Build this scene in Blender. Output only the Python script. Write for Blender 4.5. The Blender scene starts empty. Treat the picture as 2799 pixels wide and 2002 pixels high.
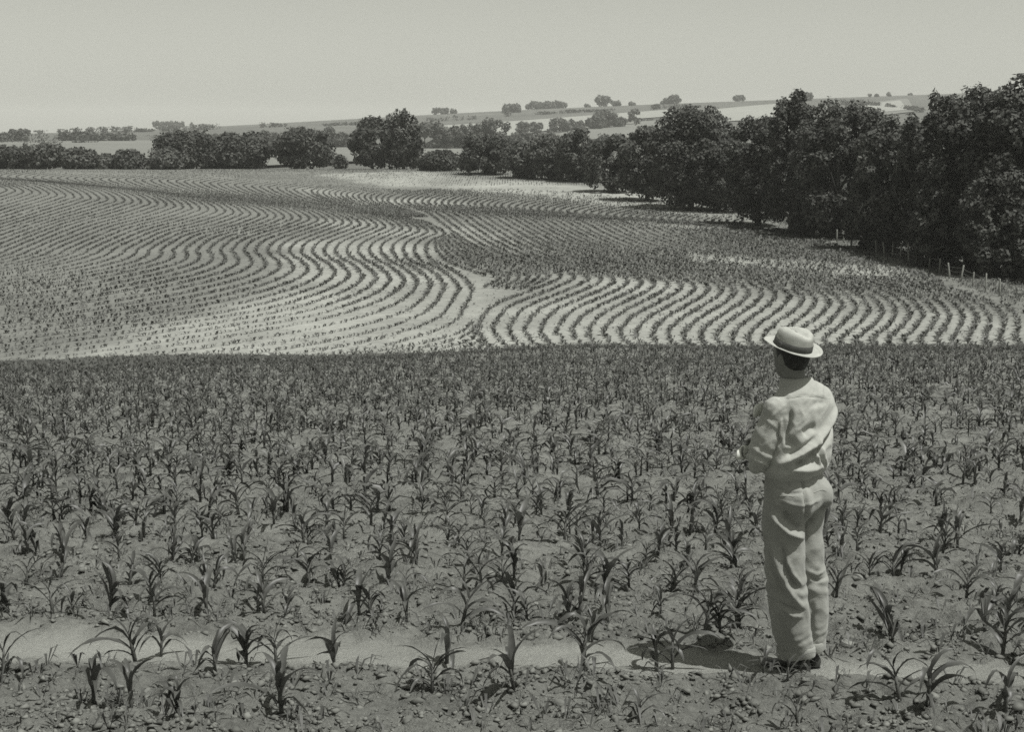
import bpy, math, numpy as np
from mathutils import Vector, Matrix

# ------------------------------------------------------------------ camera, sky, sun, exposure
scene = bpy.context.scene
W, HPX = 2799.0, 2002.0
FPX = 4065.0                       # focal length in photo pixels (about 38 degrees across)
CAMZ = 1.92
PITCH = math.radians(9.0)
HORIZON_DIP = PITCH
cam_d = bpy.data.cameras.new('camera')
cam_d.sensor_width = 36.0
cam_d.lens = 36.0 * FPX / W
cam_d.clip_start = 0.1
cam_d.clip_end = 30000
cam = bpy.data.objects.new('camera', cam_d)
scene.collection.objects.link(cam)
cam.location = (0, 0, CAMZ)
cam.rotation_euler = (math.pi / 2 - PITCH, 0, 0)
scene.camera = cam

SUN_EL = math.radians(67.0)
SUN_DIR = Vector((0.85 * math.cos(SUN_EL), -0.527 * math.cos(SUN_EL), math.sin(SUN_EL)))  # towards the sun
world = bpy.data.worlds.new('World')
scene.world = world
world.use_nodes = True
wn = world.node_tree
wn.nodes.clear()
sky = wn.nodes.new('ShaderNodeTexSky')
sky.sky_type = 'NISHITA'
sky.sun_disc = False
sky.sun_elevation = SUN_EL
sky.sun_rotation = math.atan2(SUN_DIR.x, SUN_DIR.y)
sky.air_density = 1.0
sky.dust_density = 1.5
bw = wn.nodes.new('ShaderNodeVectorMath')      # black and white film behind an orange filter
bw.operation = 'DOT_PRODUCT'
bw.inputs[1].default_value = (0.85, 0.15, 0.0)
tint = wn.nodes.new('ShaderNodeMixRGB')
tint.blend_type = 'MULTIPLY'
tint.inputs[0].default_value = 1.0
tint.inputs[2].default_value = (1.0, 1.012, 0.90, 1)
bg = wn.nodes.new('ShaderNodeBackground')
bg.inputs[1].default_value = 0.128
wo = wn.nodes.new('ShaderNodeOutputWorld')
wn.links.new(sky.outputs[0], bw.inputs[0])
wn.links.new(bw.outputs['Value'], tint.inputs[1])
wn.links.new(tint.outputs[0], bg.inputs[0])
wn.links.new(bg.outputs[0], wo.inputs[0])

sun_d = bpy.data.lights.new('sun', 'SUN')
sun_d.energy = 4.8
sun_d.angle = math.radians(0.5)
sun_d.color = (1.0, 0.995, 0.955)
sun = bpy.data.objects.new('sun', sun_d)
sun.rotation_euler = SUN_DIR.to_track_quat('Z', 'Y').to_euler()
scene.collection.objects.link(sun)

scene.view_settings.view_transform = 'Standard'
scene.view_settings.look = 'None'
scene.view_settings.exposure = 0.0
scene.view_settings.gamma = 1.0
scene.view_settings.use_curve_mapping = False
scene.cycles.filter_width = 1.6
scene.cycles.use_denoising = False
scene.cycles.max_bounces = 6
scene.cycles.volume_bounces = 1
scene.cycles.transparent_max_bounces = 6

C = scene.collection

# ------------------------------------------------------------------ helpers
def tag(o, label=None, cat=None, group=None, kind=None):
    if label: o['label'] = label
    if cat: o['category'] = cat
    if group: o['group'] = group
    if kind: o['kind'] = kind
    return o

def mesh_data(name, verts, faces, mat=None, smooth=False, attrs=None):
    """verts (n,3), faces (m,3) or (m,4)"""
    verts = np.asarray(verts, np.float32); faces = np.asarray(faces, np.int32)
    me = bpy.data.meshes.new(name)
    k = faces.shape[1]
    me.vertices.add(len(verts)); me.vertices.foreach_set('co', verts.ravel())
    me.loops.add(faces.size); me.loops.foreach_set('vertex_index', faces.ravel())
    me.polygons.add(len(faces))
    me.polygons.foreach_set('loop_start', np.arange(0, faces.size, k, dtype=np.int32))
    me.polygons.foreach_set('loop_total', np.full(len(faces), k, np.int32))
    if smooth:
        me.polygons.foreach_set('use_smooth', np.ones(len(faces), bool))
    if attrs:
        for an, av in attrs.items():
            a = me.attributes.new(an, 'FLOAT', 'POINT')
            a.data.foreach_set('value', np.asarray(av, np.float32))
    me.update(calc_edges=True); me.validate()
    if mat: me.materials.append(mat)
    return me

def obj(name, me, parent=None, loc=None):
    o = bpy.data.objects.new(name, me)
    C.objects.link(o)
    if parent: o.parent = parent
    if loc is not None: o.location = loc
    return o

def empty(name, loc, rz=0.0):
    o = bpy.data.objects.new(name, None)
    o.empty_display_size = 0.2
    C.objects.link(o)
    o.location = loc
    o.rotation_euler = (0, 0, rz)
    return o

def hash3(ix, iy, iz, seed):
    h = (ix * 374761393 + iy * 668265263 + iz * 2147483647 + seed * 974711) & 0xFFFFFFFF
    h = ((h ^ (h >> 13)) * 1274126177) & 0xFFFFFFFF
    h = ((h ^ (h >> 16)) * 2246822519) & 0xFFFFFFFF
    return ((h ^ (h >> 15)) & 0xFFFFFF) / float(0xFFFFFF)

def vnoise(x, y, z=0.0, seed=0):
    """value noise 0..1"""
    x, y, z = np.broadcast_arrays(np.asarray(x, float), np.asarray(y, float), np.asarray(z, float))
    ix = np.floor(x).astype(np.int64); iy = np.floor(y).astype(np.int64); iz = np.floor(z).astype(np.int64)
    fx = x - ix; fy = y - iy; fz = z - iz
    fx = fx * fx * (3 - 2 * fx); fy = fy * fy * (3 - 2 * fy); fz = fz * fz * (3 - 2 * fz)
    r = 0
    for dz in (0, 1):
        wz = fz if dz else 1 - fz
        if dz and not np.any(fz): continue
        for dy in (0, 1):
            wy = fy if dy else 1 - fy
            for dx in (0, 1):
                wx = fx if dx else 1 - fx
                r = r + hash3(ix + dx, iy + dy, iz + dz, seed) * wx * wy * wz
    return r

def sstep(a, b, x):
    t = np.clip((np.asarray(x, float) - a) / (b - a), 0, 1)
    return t * t * (3 - 2 * t)

def unit(v):
    return v / np.maximum(np.linalg.norm(v, axis=-1, keepdims=True), 1e-9)

# ------------------------------------------------------------------ lie of the land (metres, camera stands at 0,0)
KN = np.array([(-40, 4.76), (0, 0.0), (7.5, -0.893), (30, -3.57), (60, -7.12), (63, -7.6), (66, -8.4), (72, -9.9), (78, -10.9),
               (85, -11.0), (95, -10.68), (130, -10.35), (165, -9.85), (210, -8.7), (250, -7.3), (290, -5.95), (304, -5.75),
               (325, -6.6), (360, -8.4), (420, -9.0), (700, -9.0), (12000, -9.0)])
_ty = np.arange(-40, 1400, 0.25)
_tz = np.interp(_ty, KN[:, 0], KN[:, 1])
_g = np.exp(-0.5 * (np.arange(-16, 17) / 6.0) ** 2); _g /= _g.sum()
_tz = np.convolve(np.pad(_tz, 16, mode='edge'), _g, 'valid')

def H(X, Y):
    X = np.asarray(X, float); Y = np.asarray(Y, float)
    z = np.interp(Y, _ty, _tz)
    z = z + 0.021 * np.clip(X, -80, 80) * (1 - sstep(60, 90, Y)) * sstep(3, 30, Y)
    z = z - 0.00012 * np.clip(X - 10, 0, 60) ** 2 * sstep(150, 260, Y) * 10 * (1 - sstep(300, 420, Y))
    z = z + 0.13 * (np.sin(X / 4.3) + np.sin(X / 7.1 + 2) + np.sin(X / 2.3 + 1) * 0.5) * np.exp(-((Y - 60) / 5.0) ** 2)
    # long far ridge, rising to the right
    s = sstep(620, 2200, Y)
    ridge = 28 + 0.042 * np.clip(X, -1500, 1500) + 3.0 * np.sin(X / 310.0 + 0.7) + 8.5
    back = 1 - 0.5 * sstep(2300, 4500, Y)
    z = z + s * ridge * back + 2.0 * np.sin(X / 170.0 + Y / 260.0) * sstep(500, 1000, Y) * (1 - 0.6 * sstep(1700, 2100, Y))
    return z

def ray_dirs(px, py):
    dx = (np.asarray(px, float) - W / 2) / FPX
    dy = -(np.asarray(py, float) - HPX / 2) / FPX
    c, s = math.cos(PITCH), math.sin(PITCH)
    # camera looks along +Y tilted down
    vy = c + dy * s
    vz = -s + dy * c
    return dx / vy, vz / vy            # per metre of depth

def at(px, py, start=3.0):
    """point of the ground seen at a photo pixel: arrays of X, Y, Z (nan where none)"""
    px = np.atleast_1d(np.asarray(px, float)); py = np.atleast_1d(np.asarray(py, float))
    ax, az = ray_dirs(px, py)
    d0 = np.full(px.shape, float(start)); d = d0.copy()
    found = np.zeros(px.shape, bool)
    under0 = CAMZ + az * d - H(ax * d, d) < 0
    lo = d.copy(); hi = d.copy()
    for _ in range(1500):
        dn = d * 1.008 + 0.1
        g = CAMZ + az * dn - H(ax * dn, dn)
        hit = (~found) & (g < 0) & (~under0)
        lo[hit] = d[hit]; hi[hit] = dn[hit]; found |= hit
        d = dn
        if d.min() > 5000 or np.all(found | under0): break
    for _ in range(30):
        m = 0.5 * (lo + hi)
        g = CAMZ + az * m - H(ax * m, m)
        lo = np.where(g >= 0, m, lo); hi = np.where(g < 0, m, hi)
    D = 0.5 * (lo + hi)
    D[~found] = np.nan
    X = ax * D
    return X, D, H(X, D)

def at_depth(px, py, D):
    ax, az = ray_dirs(px, py)
    return ax * D, D, CAMZ + az * D

# ------------------------------------------------------------------ materials (a black and white print: every colour is a warm grey)
def grey(v):
    return (v * 1.0, v * 1.018, v * 0.945, 1.0)

def new_mat(name):
    m = bpy.data.materials.new(name); m.use_nodes = True
    n = m.node_tree; n.nodes.clear()
    out = n.nodes.new('ShaderNodeOutputMaterial')
    return m, n, out

def principled(n, out, rough=0.8, spec=0.3):
    b = n.nodes.new('ShaderNodeBsdfPrincipled')
    b.inputs['Roughness'].default_value = rough
    b.inputs['Specular IOR Level'].default_value = spec
    n.links.new(b.outputs[0], out.inputs[0])
    return b

def noise_node(n, scale, detail=4.0, rough=0.6, vec=None):
    t = n.nodes.new('ShaderNodeTexNoise')
    t.inputs['Scale'].default_value = scale; t.inputs['Detail'].default_value = detail; t.inputs['Roughness'].default_value = rough
    if vec is not None: n.links.new(vec, t.inputs['Vector'])
    return t

def ramp(n, fac, stops):
    r = n.nodes.new('ShaderNodeValToRGB')
    els = r.color_ramp.elements
    els[0].position = stops[0][0]; els[0].color = grey(stops[0][1])
    els[1].position = stops[-1][0]; els[1].color = grey(stops[-1][1])
    for p, v in stops[1:-1]:
        e = els.new(p); e.color = grey(v)
    n.links.new(fac, r.inputs[0])
    return r

def simple_mat(name, lo, hi, scale, rough=0.85, spec=0.25, bump=0.0, bscale=None, detail=5.0, bdist=0.01):
    m, n, out = new_mat(name)
    b = principled(n, out, rough, spec)
    tc = n.nodes.new('ShaderNodeTexCoord')
    t = noise_node(n, scale, detail, 0.6, tc.outputs['Object'])
    r = ramp(n, t.outputs['Fac'], [(0.3, lo), (0.7, hi)])
    n.links.new(r.outputs[0], b.inputs['Base Color'])
    if bump:
        t2 = noise_node(n, bscale or scale * 3, 6.0, 0.65, tc.outputs['Object'])
        bp = n.nodes.new('ShaderNodeBump'); bp.inputs['Strength'].default_value = bump; bp.inputs['Distance'].default_value = bdist
        n.links.new(t2.outputs['Fac'], bp.inputs['Height']); n.links.new(bp.outputs[0], b.inputs['Normal'])
    return m

def leaf_mat(name, lo, hi, scale, trans=0.25, rough=0.55, spec=0.35, rnd=0.45):
    """leaf: varied tone, part of the light comes through"""
    m, n, out = new_mat(name)
    b = n.nodes.new('ShaderNodeBsdfPrincipled')
    b.inputs['Roughness'].default_value = rough; b.inputs['Specular IOR Level'].default_value = spec
    tc = n.nodes.new('ShaderNodeTexCoord'); gi = n.nodes.new('ShaderNodeNewGeometry')
    t = noise_node(n, scale, 3.0, 0.6, tc.outputs['Object'])
    add = n.nodes.new('ShaderNodeMath'); add.operation = 'MULTIPLY_ADD'
    n.links.new(gi.outputs['Random Per Island'], add.inputs[0]); add.inputs[1].default_value = rnd
    n.links.new(t.outputs['Fac'], add.inputs[2])
    r = ramp(n, add.outputs[0], [(0.35, lo), (1.0, hi)])
    n.links.new(r.outputs[0], b.inputs['Base Color'])
    tr = n.nodes.new('ShaderNodeBsdfTranslucent'); n.links.new(r.outputs[0], tr.inputs[0])
    mx = n.nodes.new('ShaderNodeMixShader'); mx.inputs[0].default_value = trans
    n.links.new(b.outputs[0], mx.inputs[1]); n.links.new(tr.outputs[0], mx.inputs[2])
    n.links.new(mx.outputs[0], out.inputs[0])
    return m

def soil_mat(name, lo, hi, scales, pale=None, bump=0.4, bdist=0.02, bscale=40.0):
    """soil; the vertex attribute 'pale' (0..1) marks dry, light subsoil"""
    m, n, out = new_mat(name)
    b = principled(n, out, 0.95, 0.12)
    tc = n.nodes.new('ShaderNodeTexCoord')
    t1 = noise_node(n, scales[0], 5.0, 0.6, tc.outputs['Object'])
    t2 = noise_node(n, scales[1], 5.0, 0.7, tc.outputs['Object'])
    mixf = n.nodes.new('ShaderNodeMath'); mixf.operation = 'MULTIPLY_ADD'
    n.links.new(t2.outputs['Fac'], mixf.inputs[0]); mixf.inputs[1].default_value = 0.5
    half = n.nodes.new('ShaderNodeMath'); half.operation = 'MULTIPLY'; half.inputs[1].default_value = 0.5
    n.links.new(t1.outputs['Fac'], half.inputs[0]); n.links.new(half.outputs[0], mixf.inputs[2])
    r = ramp(n, mixf.outputs[0], [(0.33, lo), (0.67, hi)])
    col = r.outputs[0]
    if pale:
        at_ = n.nodes.new('ShaderNodeAttribute'); at_.attribute_name = 'pale'
        r2 = ramp(n, mixf.outputs[0], [(0.33, pale[0]), (0.67, pale[1])])
        mx = n.nodes.new('ShaderNodeMixRGB')
        n.links.new(at_.outputs['Fac'], mx.inputs[0]); n.links.new(col, mx.inputs[1]); n.links.new(r2.outputs[0], mx.inputs[2])
        col = mx.outputs[0]
    n.links.new(col, b.inputs['Base Color'])
    t3 = noise_node(n, bscale, 6.0, 0.7, tc.outputs['Object'])
    bp = n.nodes.new('ShaderNodeBump'); bp.inputs['Strength'].default_value = bump; bp.inputs['Distance'].default_value = bdist
    n.links.new(t3.outputs['Fac'], bp.inputs['Height']); n.links.new(bp.outputs[0], b.inputs['Normal'])
    return m

def cloth_mat(name, lo, hi, weave=900.0, sheen=0.15):
    m, n, out = new_mat(name)
    b = principled(n, out, 0.9, 0.15)
    b.inputs['Sheen Weight'].default_value = sheen
    tc = n.nodes.new('ShaderNodeTexCoord')
    t = noise_node(n, 5.0, 6.0, 0.65, tc.outputs['Object'])
    r = ramp(n, t.outputs['Fac'], [(0.3, lo), (0.7, hi)])
    n.links.new(r.outputs[0], b.inputs['Base Color'])
    t2 = noise_node(n, 38.0, 8.0, 0.75, tc.outputs['Object'])
    bp = n.nodes.new('ShaderNodeBump'); bp.inputs['Strength'].default_value = 0.55; bp.inputs['Distance'].default_value = 0.006
    n.links.new(t2.outputs['Fac'], bp.inputs['Height']); n.links.new(bp.outputs[0], b.inputs['Normal'])
    return m

M_soil_near = soil_mat('cloddy_soil', 0.105, 0.26, (2.2, 26.0), pale=(0.30, 0.41), bump=1.0, bdist=0.035, bscale=48.0)
M_soil_field = soil_mat('field_soil', 0.12, 0.205, (0.09, 0.9), pale=(0.19, 0.36), bump=0.8, bdist=0.08, bscale=3.0)
M_crumb = leaf_mat('soil_crumb', 0.085, 0.20, 9.0, 0.0, 0.95, 0.05, 0.35)
M_stone = simple_mat('pale_stone', 0.16, 0.23, 14.0, 0.85, 0.2, 0.5, 50.0)
M_far = soil_mat('far_farmland', 0.075, 0.15, (0.009, 0.06), bump=0.3, bdist=0.3, bscale=0.6)
M_bright = soil_mat('ripe_grain', 0.24, 0.30, (0.01, 0.12), bump=0.2, bdist=0.3, bscale=0.5)
M_mid = soil_mat('pasture', 0.15, 0.19, (0.01, 0.12), bump=0.2, bdist=0.3, bscale=0.5)
M_corn = leaf_mat('corn_leaf', 0.025, 0.12, 6.0, 0.22, 0.45, 0.4)
M_stalk = simple_mat('corn_stalk', 0.07, 0.12, 20.0, 0.55, 0.35)
M_cornrow = leaf_mat('corn_row_leaf', 0.065, 0.12, 1.0, 0.2)
M_weed = leaf_mat('weed_leaf', 0.04, 0.10, 9.0, 0.2)
M_grass = leaf_mat('grass_blade', 0.06, 0.12, 0.4, 0.25, 0.7, 0.2)
M_tree = [leaf_mat('tree_leaf_dark', 0.035, 0.15, 0.4, 0.2, 0.75, 0.12, 0.25), leaf_mat('tree_leaf_mid', 0.045, 0.18, 0.4, 0.2, 0.75, 0.12, 0.25),
          leaf_mat('tree_leaf_light', 0.045, 0.11, 0.4, 0.25, 0.75, 0.12, 0.25)]
M_bark = simple_mat('bark', 0.05, 0.10, 3.0, 0.95, 0.1, 0.6, 9.0, bdist=0.05)
M_post = simple_mat('weathered_post', 0.20, 0.32, 8.0, 0.9, 0.1, 0.5, 40.0)
M_wire = simple_mat('fence_wire', 0.12, 0.2, 4.0, 0.6, 0.4)
M_shirt = cloth_mat('pale_shirt_cotton', 0.33, 0.40)
M_trouser = cloth_mat('light_twill', 0.24, 0.31)
M_skin = simple_mat('tanned_skin', 0.16, 0.21, 12.0, 0.6, 0.3, 0.15, 120.0, bdist=0.002)
M_hair = simple_mat('dark_hair', 0.015, 0.04, 60.0, 0.6, 0.4, 0.6, 220.0, bdist=0.003)
M_shoe = simple_mat('dark_leather', 0.02, 0.045, 15.0, 0.5, 0.4, 0.2, 90.0, bdist=0.003)
M_band = simple_mat('dark_hat_ribbon', 0.04, 0.07, 30.0, 0.7, 0.25, 0.3, 160.0, bdist=0.002)
M_paper = simple_mat('white_paper', 0.65, 0.75, 12.0, 0.8, 0.2)

def straw_mat():
    m, n, out = new_mat('straw')
    b = principled(n, out, 0.75, 0.2)
    tc = n.nodes.new('ShaderNodeTexCoord')
    t = noise_node(n, 18.0, 5.0, 0.6, tc.outputs['Object'])
    r = ramp(n, t.outputs['Fac'], [(0.3, 0.30), (0.7, 0.42)])
    n.links.new(r.outputs[0], b.inputs['Base Color'])
    w = n.nodes.new('ShaderNodeTexWave'); w.bands_direction = 'Z'; w.inputs['Scale'].default_value = 60.0
    w.inputs['Distortion'].default_value = 1.5
    n.links.new(tc.outputs['Object'], w.inputs['Vector'])
    bp = n.nodes.new('ShaderNodeBump'); bp.inputs['Strength'].default_value = 0.35; bp.inputs['Distance'].default_value = 0.003
    n.links.new(w.outputs['Fac'], bp.inputs['Height']); n.links.new(bp.outputs[0], b.inputs['Normal'])
    return m
M_straw = straw_mat()

# ------------------------------------------------------------------ the ground
def grid_mesh(name, X, Y, Z, mat, attrs=None, smooth=True):
    ny, nx = X.shape
    idx = np.arange(nx * ny).reshape(ny, nx)
    f = np.stack([idx[:-1, :-1], idx[:-1, 1:], idx[1:, 1:], idx[1:, :-1]], -1).reshape(-1, 4)
    return mesh_data(name, np.stack([X.ravel(), Y.ravel(), Z.ravel()], 1), f, mat, smooth, attrs)

# smooth bare strip (a dead furrow, trodden pale) that the man stands on
_sx, _sy, _sz = at([-300, 0, 700, 1400, 1800, 2200, 2500, 2799, 3100], [1770, 1776, 1786, 1797, 1810, 1830, 1842, 1850, 1854])
def strip_mask(X, Y):
    c = np.interp(X, _sx, _sy)
    wdt = 0.32 + 0.06 * (vnoise(X * 1.1, Y * 0.4, 0, 77) - 0.5) * 2
    off = (vnoise(X * 2.3, Y * 2.3, 0, 78) - 0.5) * 0.16
    return np.exp(-np.clip(np.abs((Y - c + off) / wdt), 0, 3) ** 4)

def clod_disp(X, Y):
    m = strip_mask(X, Y)
    r = 1 - 0.9 * m
    a = (vnoise(X / 0.55, Y / 0.55, 0, 1) - 0.5) * 0.06
    b = np.abs(vnoise(X / 0.21, Y / 0.17, 0, 2) - 0.5) * 0.07
    big = vnoise(X / 0.4, Y / 0.4, 0, 6)
    c = (vnoise(X / 0.10, Y / 0.085, 0, 3) - 0.5) * 0.062 * (0.4 + big)
    d = (vnoise(X / 0.05, Y / 0.045, 0, 4) - 0.5) * 0.042
    ridge = 0.02 * np.cos(2 * np.pi * (Y - np.interp(X, _sx, _sy) - 0.5) / 1.0)
    return (a + b + c + d + ridge) * r * (1 - 0.3 * sstep(20, 60, Y))

def Hf(X, Y):
    return H(X, Y) + clod_disp(X, Y)

# near slope: resolution falls off with distance
dist = np.exp(np.linspace(math.log(4.6), math.log(80.0), 700))
ang = np.linspace(-0.50, 0.50, 420)
GX = np.outer(dist, ang); GY = np.repeat(dist[:, None], len(ang), 1)
GZ = Hf(GX, GY)
pal = strip_mask(GX, GY).ravel() * (0.72 + 0.4 * (vnoise(GX * 1.7, GY * 3.0, 0, 9).ravel() - 0.5))
pal = np.clip(pal + 0.06 * sstep(0.6, 0.9, vnoise(GX / 2.2, GY / 1.1, 0, 12)).ravel(), 0, 1)
near = obj('ground_near_slope', grid_mesh('near_slope', GX, GY, GZ, M_soil_near, {'pale': pal}))
tag(near, kind='structure')

# edge of the far field on its right: the fence line, X at depth
FENCE = np.array([(60, 45.0), (90, 40.5), (110, 38.8), (140, 38.0), (165, 37.3), (190, 34.0), (210, 30.5), (240, 27.0), (270, 22.0), (300, 14.0)])
def fence_x(Y):
    return np.interp(Y, FENCE[:, 0], FENCE[:, 1])

def poly_inside(px, py, poly):
    ins = np.zeros(px.shape, bool)
    n = len(poly)
    for i in range(n):
        x1, y1 = poly[i]; x2, y2 = poly[(i + 1) % n]
        c = ((y1 > py) != (y2 > py)) & (px < (x2 - x1) * (py - y1) / (y2 - y1 + 1e-9) + x1)
        ins ^= c
    return ins

# pale eroded soil on the swells of the far field: outlines on the ground from points seen in the photo
PALE = [[(60, 995), (330, 925), (640, 838), (760, 800), (800, 770), (770, 690), (760, 665), (850, 662), (1170, 660), (1190, 720), (1290, 765),
         (1370, 800), (1345, 870), (1500, 810), (1700, 790), (1790, 770), (2100, 800), (2500, 850), (2799, 880), (2799, 960), (2200, 960), (1350, 990), (600, 1000)],
        [(1400, 745), (1560, 748), (1800, 770), (1830, 790), (1600, 790), (1430, 770)],
        [(880, 598), (1000, 610), (1210, 636), (1200, 650), (1000, 640), (880, 622)],
        [(1240, 605), (1300, 612), (1420, 655), (1460, 690), (1380, 690), (1300, 668), (1260, 630)],
        [(880, 475), (1150, 470), (1300, 487), (1500, 500), (1800, 540), (2030, 575), (2060, 610), (1800, 578), (1500, 540), (1250, 520), (1000, 505)],
        [(800, 510), (1000, 540), (1240, 545), (1300, 570), (1240, 565), (1000, 560), (850, 530)],
        [(1700, 600), (2080, 625), (2180, 650), (2080, 640), (1800, 615)],
        [(1850, 690), (2050, 705), (2250, 720), (2420, 720), (2520, 765), (2330, 752), (2100, 735), (1900, 712)],
        [(1290, 800), (1340, 790), (1345, 840), (1310, 880)]]
fx = np.arange(-150, 62.01, 1.0); fy = np.concatenate([np.arange(64, 120, 0.9), np.arange(120, 318, 1.3)])
FX, FY = np.meshgrid(fx, fy)
FXc = np.minimum(FX, fence_x(FY) + 1.5 + 0.02 * (FX - fence_x(FY)).clip(0))
FZ = H(FXc, FY) + 0.05 * (vnoise(FXc / 3.0, FY / 3.0, 0, 21) - 0.5)
pale_f = np.zeros(FX.shape)
for poly in PALE:
    pxs, pys = zip(*poly)
    X_, Y_, Z_ = at(pxs, pys, 79.0)
    ok = ~np.isnan(Y_) & (Y_ < 306)
    jit = (vnoise(FXc / 2.5, FY / 5.0, 0, 31) - 0.5) * 3.0
    pale_f = np.maximum(pale_f, poly_inside(FXc + jit, FY + 2 * jit, list(zip(X_[ok], Y_[ok]))).astype(float))
k5 = np.array([1, 4, 6, 4, 1.0]) / 16
for _ in range(2):
    pale_f = np.apply_along_axis(lambda v: np.convolve(np.pad(v, 2, 'edge'), k5, 'valid'), 0, pale_f)
    pale_f = np.apply_along_axis(lambda v: np.convolve(np.pad(v, 2, 'edge'), k5, 'valid'), 1, pale_f)
bare_f = np.zeros(FX.shape)
for poly in (PALE[4], PALE[6], PALE[7]):
    X_, Y_, Z_ = at(*zip(*poly), 79.0)
    ok = ~np.isnan(Y_) & (Y_ < 306)
    bare_f = np.maximum(bare_f, poly_inside(FXc + jit * .6, FY + jit, list(zip(X_[ok], Y_[ok]))).astype(float))
pale_f = np.clip(pale_f * (0.55 + 0.75 * vnoise(FXc / 4, FY / 7, 0, 33)), 0, 1)
field = obj('ground_contour_field', grid_mesh('contour_field', FXc, FY, FZ, M_soil_field, {'pale': pale_f.ravel()}))
tag(field, kind='structure')

# everything else out to the horizon
ty = np.concatenate([np.arange(-60, 60, 6.0), np.arange(60, 460, 4.0), np.exp(np.linspace(math.log(460), math.log(9000), 150))])
tx_ = np.sinh(np.linspace(-4.2, 4.2, 131)) * 150
TX, TY = np.meshgrid(tx_, ty)
TZ = H(TX, TY) - 0.35 - 0.5 * sstep(75, 62, TY) * 1.0
terrain = obj('ground', grid_mesh('ground', TX, TY, TZ, M_far))
tag(terrain, kind='structure')

def far_field(corners, mat, lift=0.6, n=24):
    px, py = zip(*corners)
    X, Y, Z = at(px, py, 330.0)
    u, v = np.meshgrid(np.linspace(0, 1, n), np.linspace(0, 1, n))
    w4 = [(1 - u) * (1 - v), u * (1 - v), u * v, (1 - u) * v]
    PX = sum(w * X[i] for i, w in enumerate(w4)); PY = sum(w * Y[i] for i, w in enumerate(w4))
    o = obj('ground_far_field', grid_mesh('far_field', PX, PY, H(PX, PY) + lift, mat))
    return tag(o, kind='structure')

far_field([(1090, 350), (1370, 375), (1620, 334), (1330, 337)], M_bright)
far_field([(1330, 337), (1620, 334), (1900, 314), (1860, 298)], M_bright)
far_field([(1400, 388), (1720, 378), (1890, 322), (1620, 343)], M_mid)
far_field([(1950, 335), (2110, 325), (2130, 284), (1950, 300)], M_bright)
far_field([(2300, 330), (2500, 306), (2480, 270), (2330, 288)], M_mid)
far_field([(2380, 312), (2480, 302), (2460, 276), (2370, 287)], M_bright, 0.9)
far_field([(-100, 374), (520, 362), (500, 345), (-100, 362)], M_mid)
far_field([(640, 462), (1060, 440), (1040, 395), (640, 400)], M_mid)
far_field([(1080, 455), (1320, 440), (1280, 402), (1090, 402)], M_mid, 0.9)
far_field([(-100, 430), (560, 440), (700, 385), (-100, 392)], M_mid, 0.8)
far_field([(540, 352), (980, 338), (960, 324), (560, 340)], M_mid)

# ------------------------------------------------------------------ trees and hedges
def tube(path, radii, n=7):
    path = np.asarray(path, float); radii = np.asarray(radii, float)
    V = []; m = len(path)
    for i in range(m):
        t = path[min(i + 1, m - 1)] - path[max(i - 1, 0)]
        t = t / (np.linalg.norm(t) + 1e-9)
        a = np.cross(t, (0.31, 0.9, 0.2)); a /= np.linalg.norm(a) + 1e-9
        b = np.cross(t, a)
        th = np.linspace(0, 2 * np.pi, n, endpoint=False)
        V.append(path[i] + radii[i] * (np.cos(th)[:, None] * a + np.sin(th)[:, None] * b))
    V = np.concatenate(V)
    i, j = np.meshgrid(np.arange(m - 1), np.arange(n), indexing='ij')
    F = np.stack([i * n + j, i * n + (j + 1) % n, (i + 1) * n + (j + 1) % n, (i + 1) * n + j], -1).reshape(-1, 4)
    # end caps as fans around an added centre
    c0 = len(V); V = np.concatenate([V, path[:1], path[-1:]])
    caps = [(c0, (q + 1) % n, q, q) for q in range(n)] + [(c0 + 1, (m - 1) * n + q, (m - 1) * n + (q + 1) % n, (m - 1) * n + (q + 1) % n) for q in range(n)]
    return V, F, np.array([c[:3] for c in caps])

def join_parts(parts):
    """list of (V,F3 or F4) -> triangles"""
    Vs, Fs, o = [], [], 0
    for V, F in parts:
        F = np.asarray(F)
        if F.shape[1] == 4:
            F = np.concatenate([F[:, [0, 1, 2]], F[:, [0, 2, 3]]])
        Vs.append(V); Fs.append(F + o); o += len(V)
    return np.concatenate(Vs), np.concatenate(Fs)

def tube_tri(path, radii, n=7):
    V, F, Cp = tube(path, radii, n)
    return V, np.concatenate([F[:, [0, 1, 2]], F[:, [0, 2, 3]], Cp])

def leaf_cloud(rng, P, N, size, elong=1.3):
    """diamond leaves at P facing about N"""
    n = len(P)
    N = unit(N + rng.normal(0, 0.55, (n, 3)))
    a = unit(np.cross(N, rng.normal(0, 1, (n, 3))))
    b = np.cross(N, a)
    s = size * rng.uniform(0.55, 1.35, (n, 1))
    fold = N * s * rng.uniform(-0.2, 0.2, (n, 1))
    V = np.stack([P - a * s * elong * 0.5, P + b * s * 0.42 + fold, P + a * s * elong * 0.5, P - b * s * 0.42 + fold], 1).reshape(-1, 3)
    F = np.arange(4 * n).reshape(n, 4)
    return V, F

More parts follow.
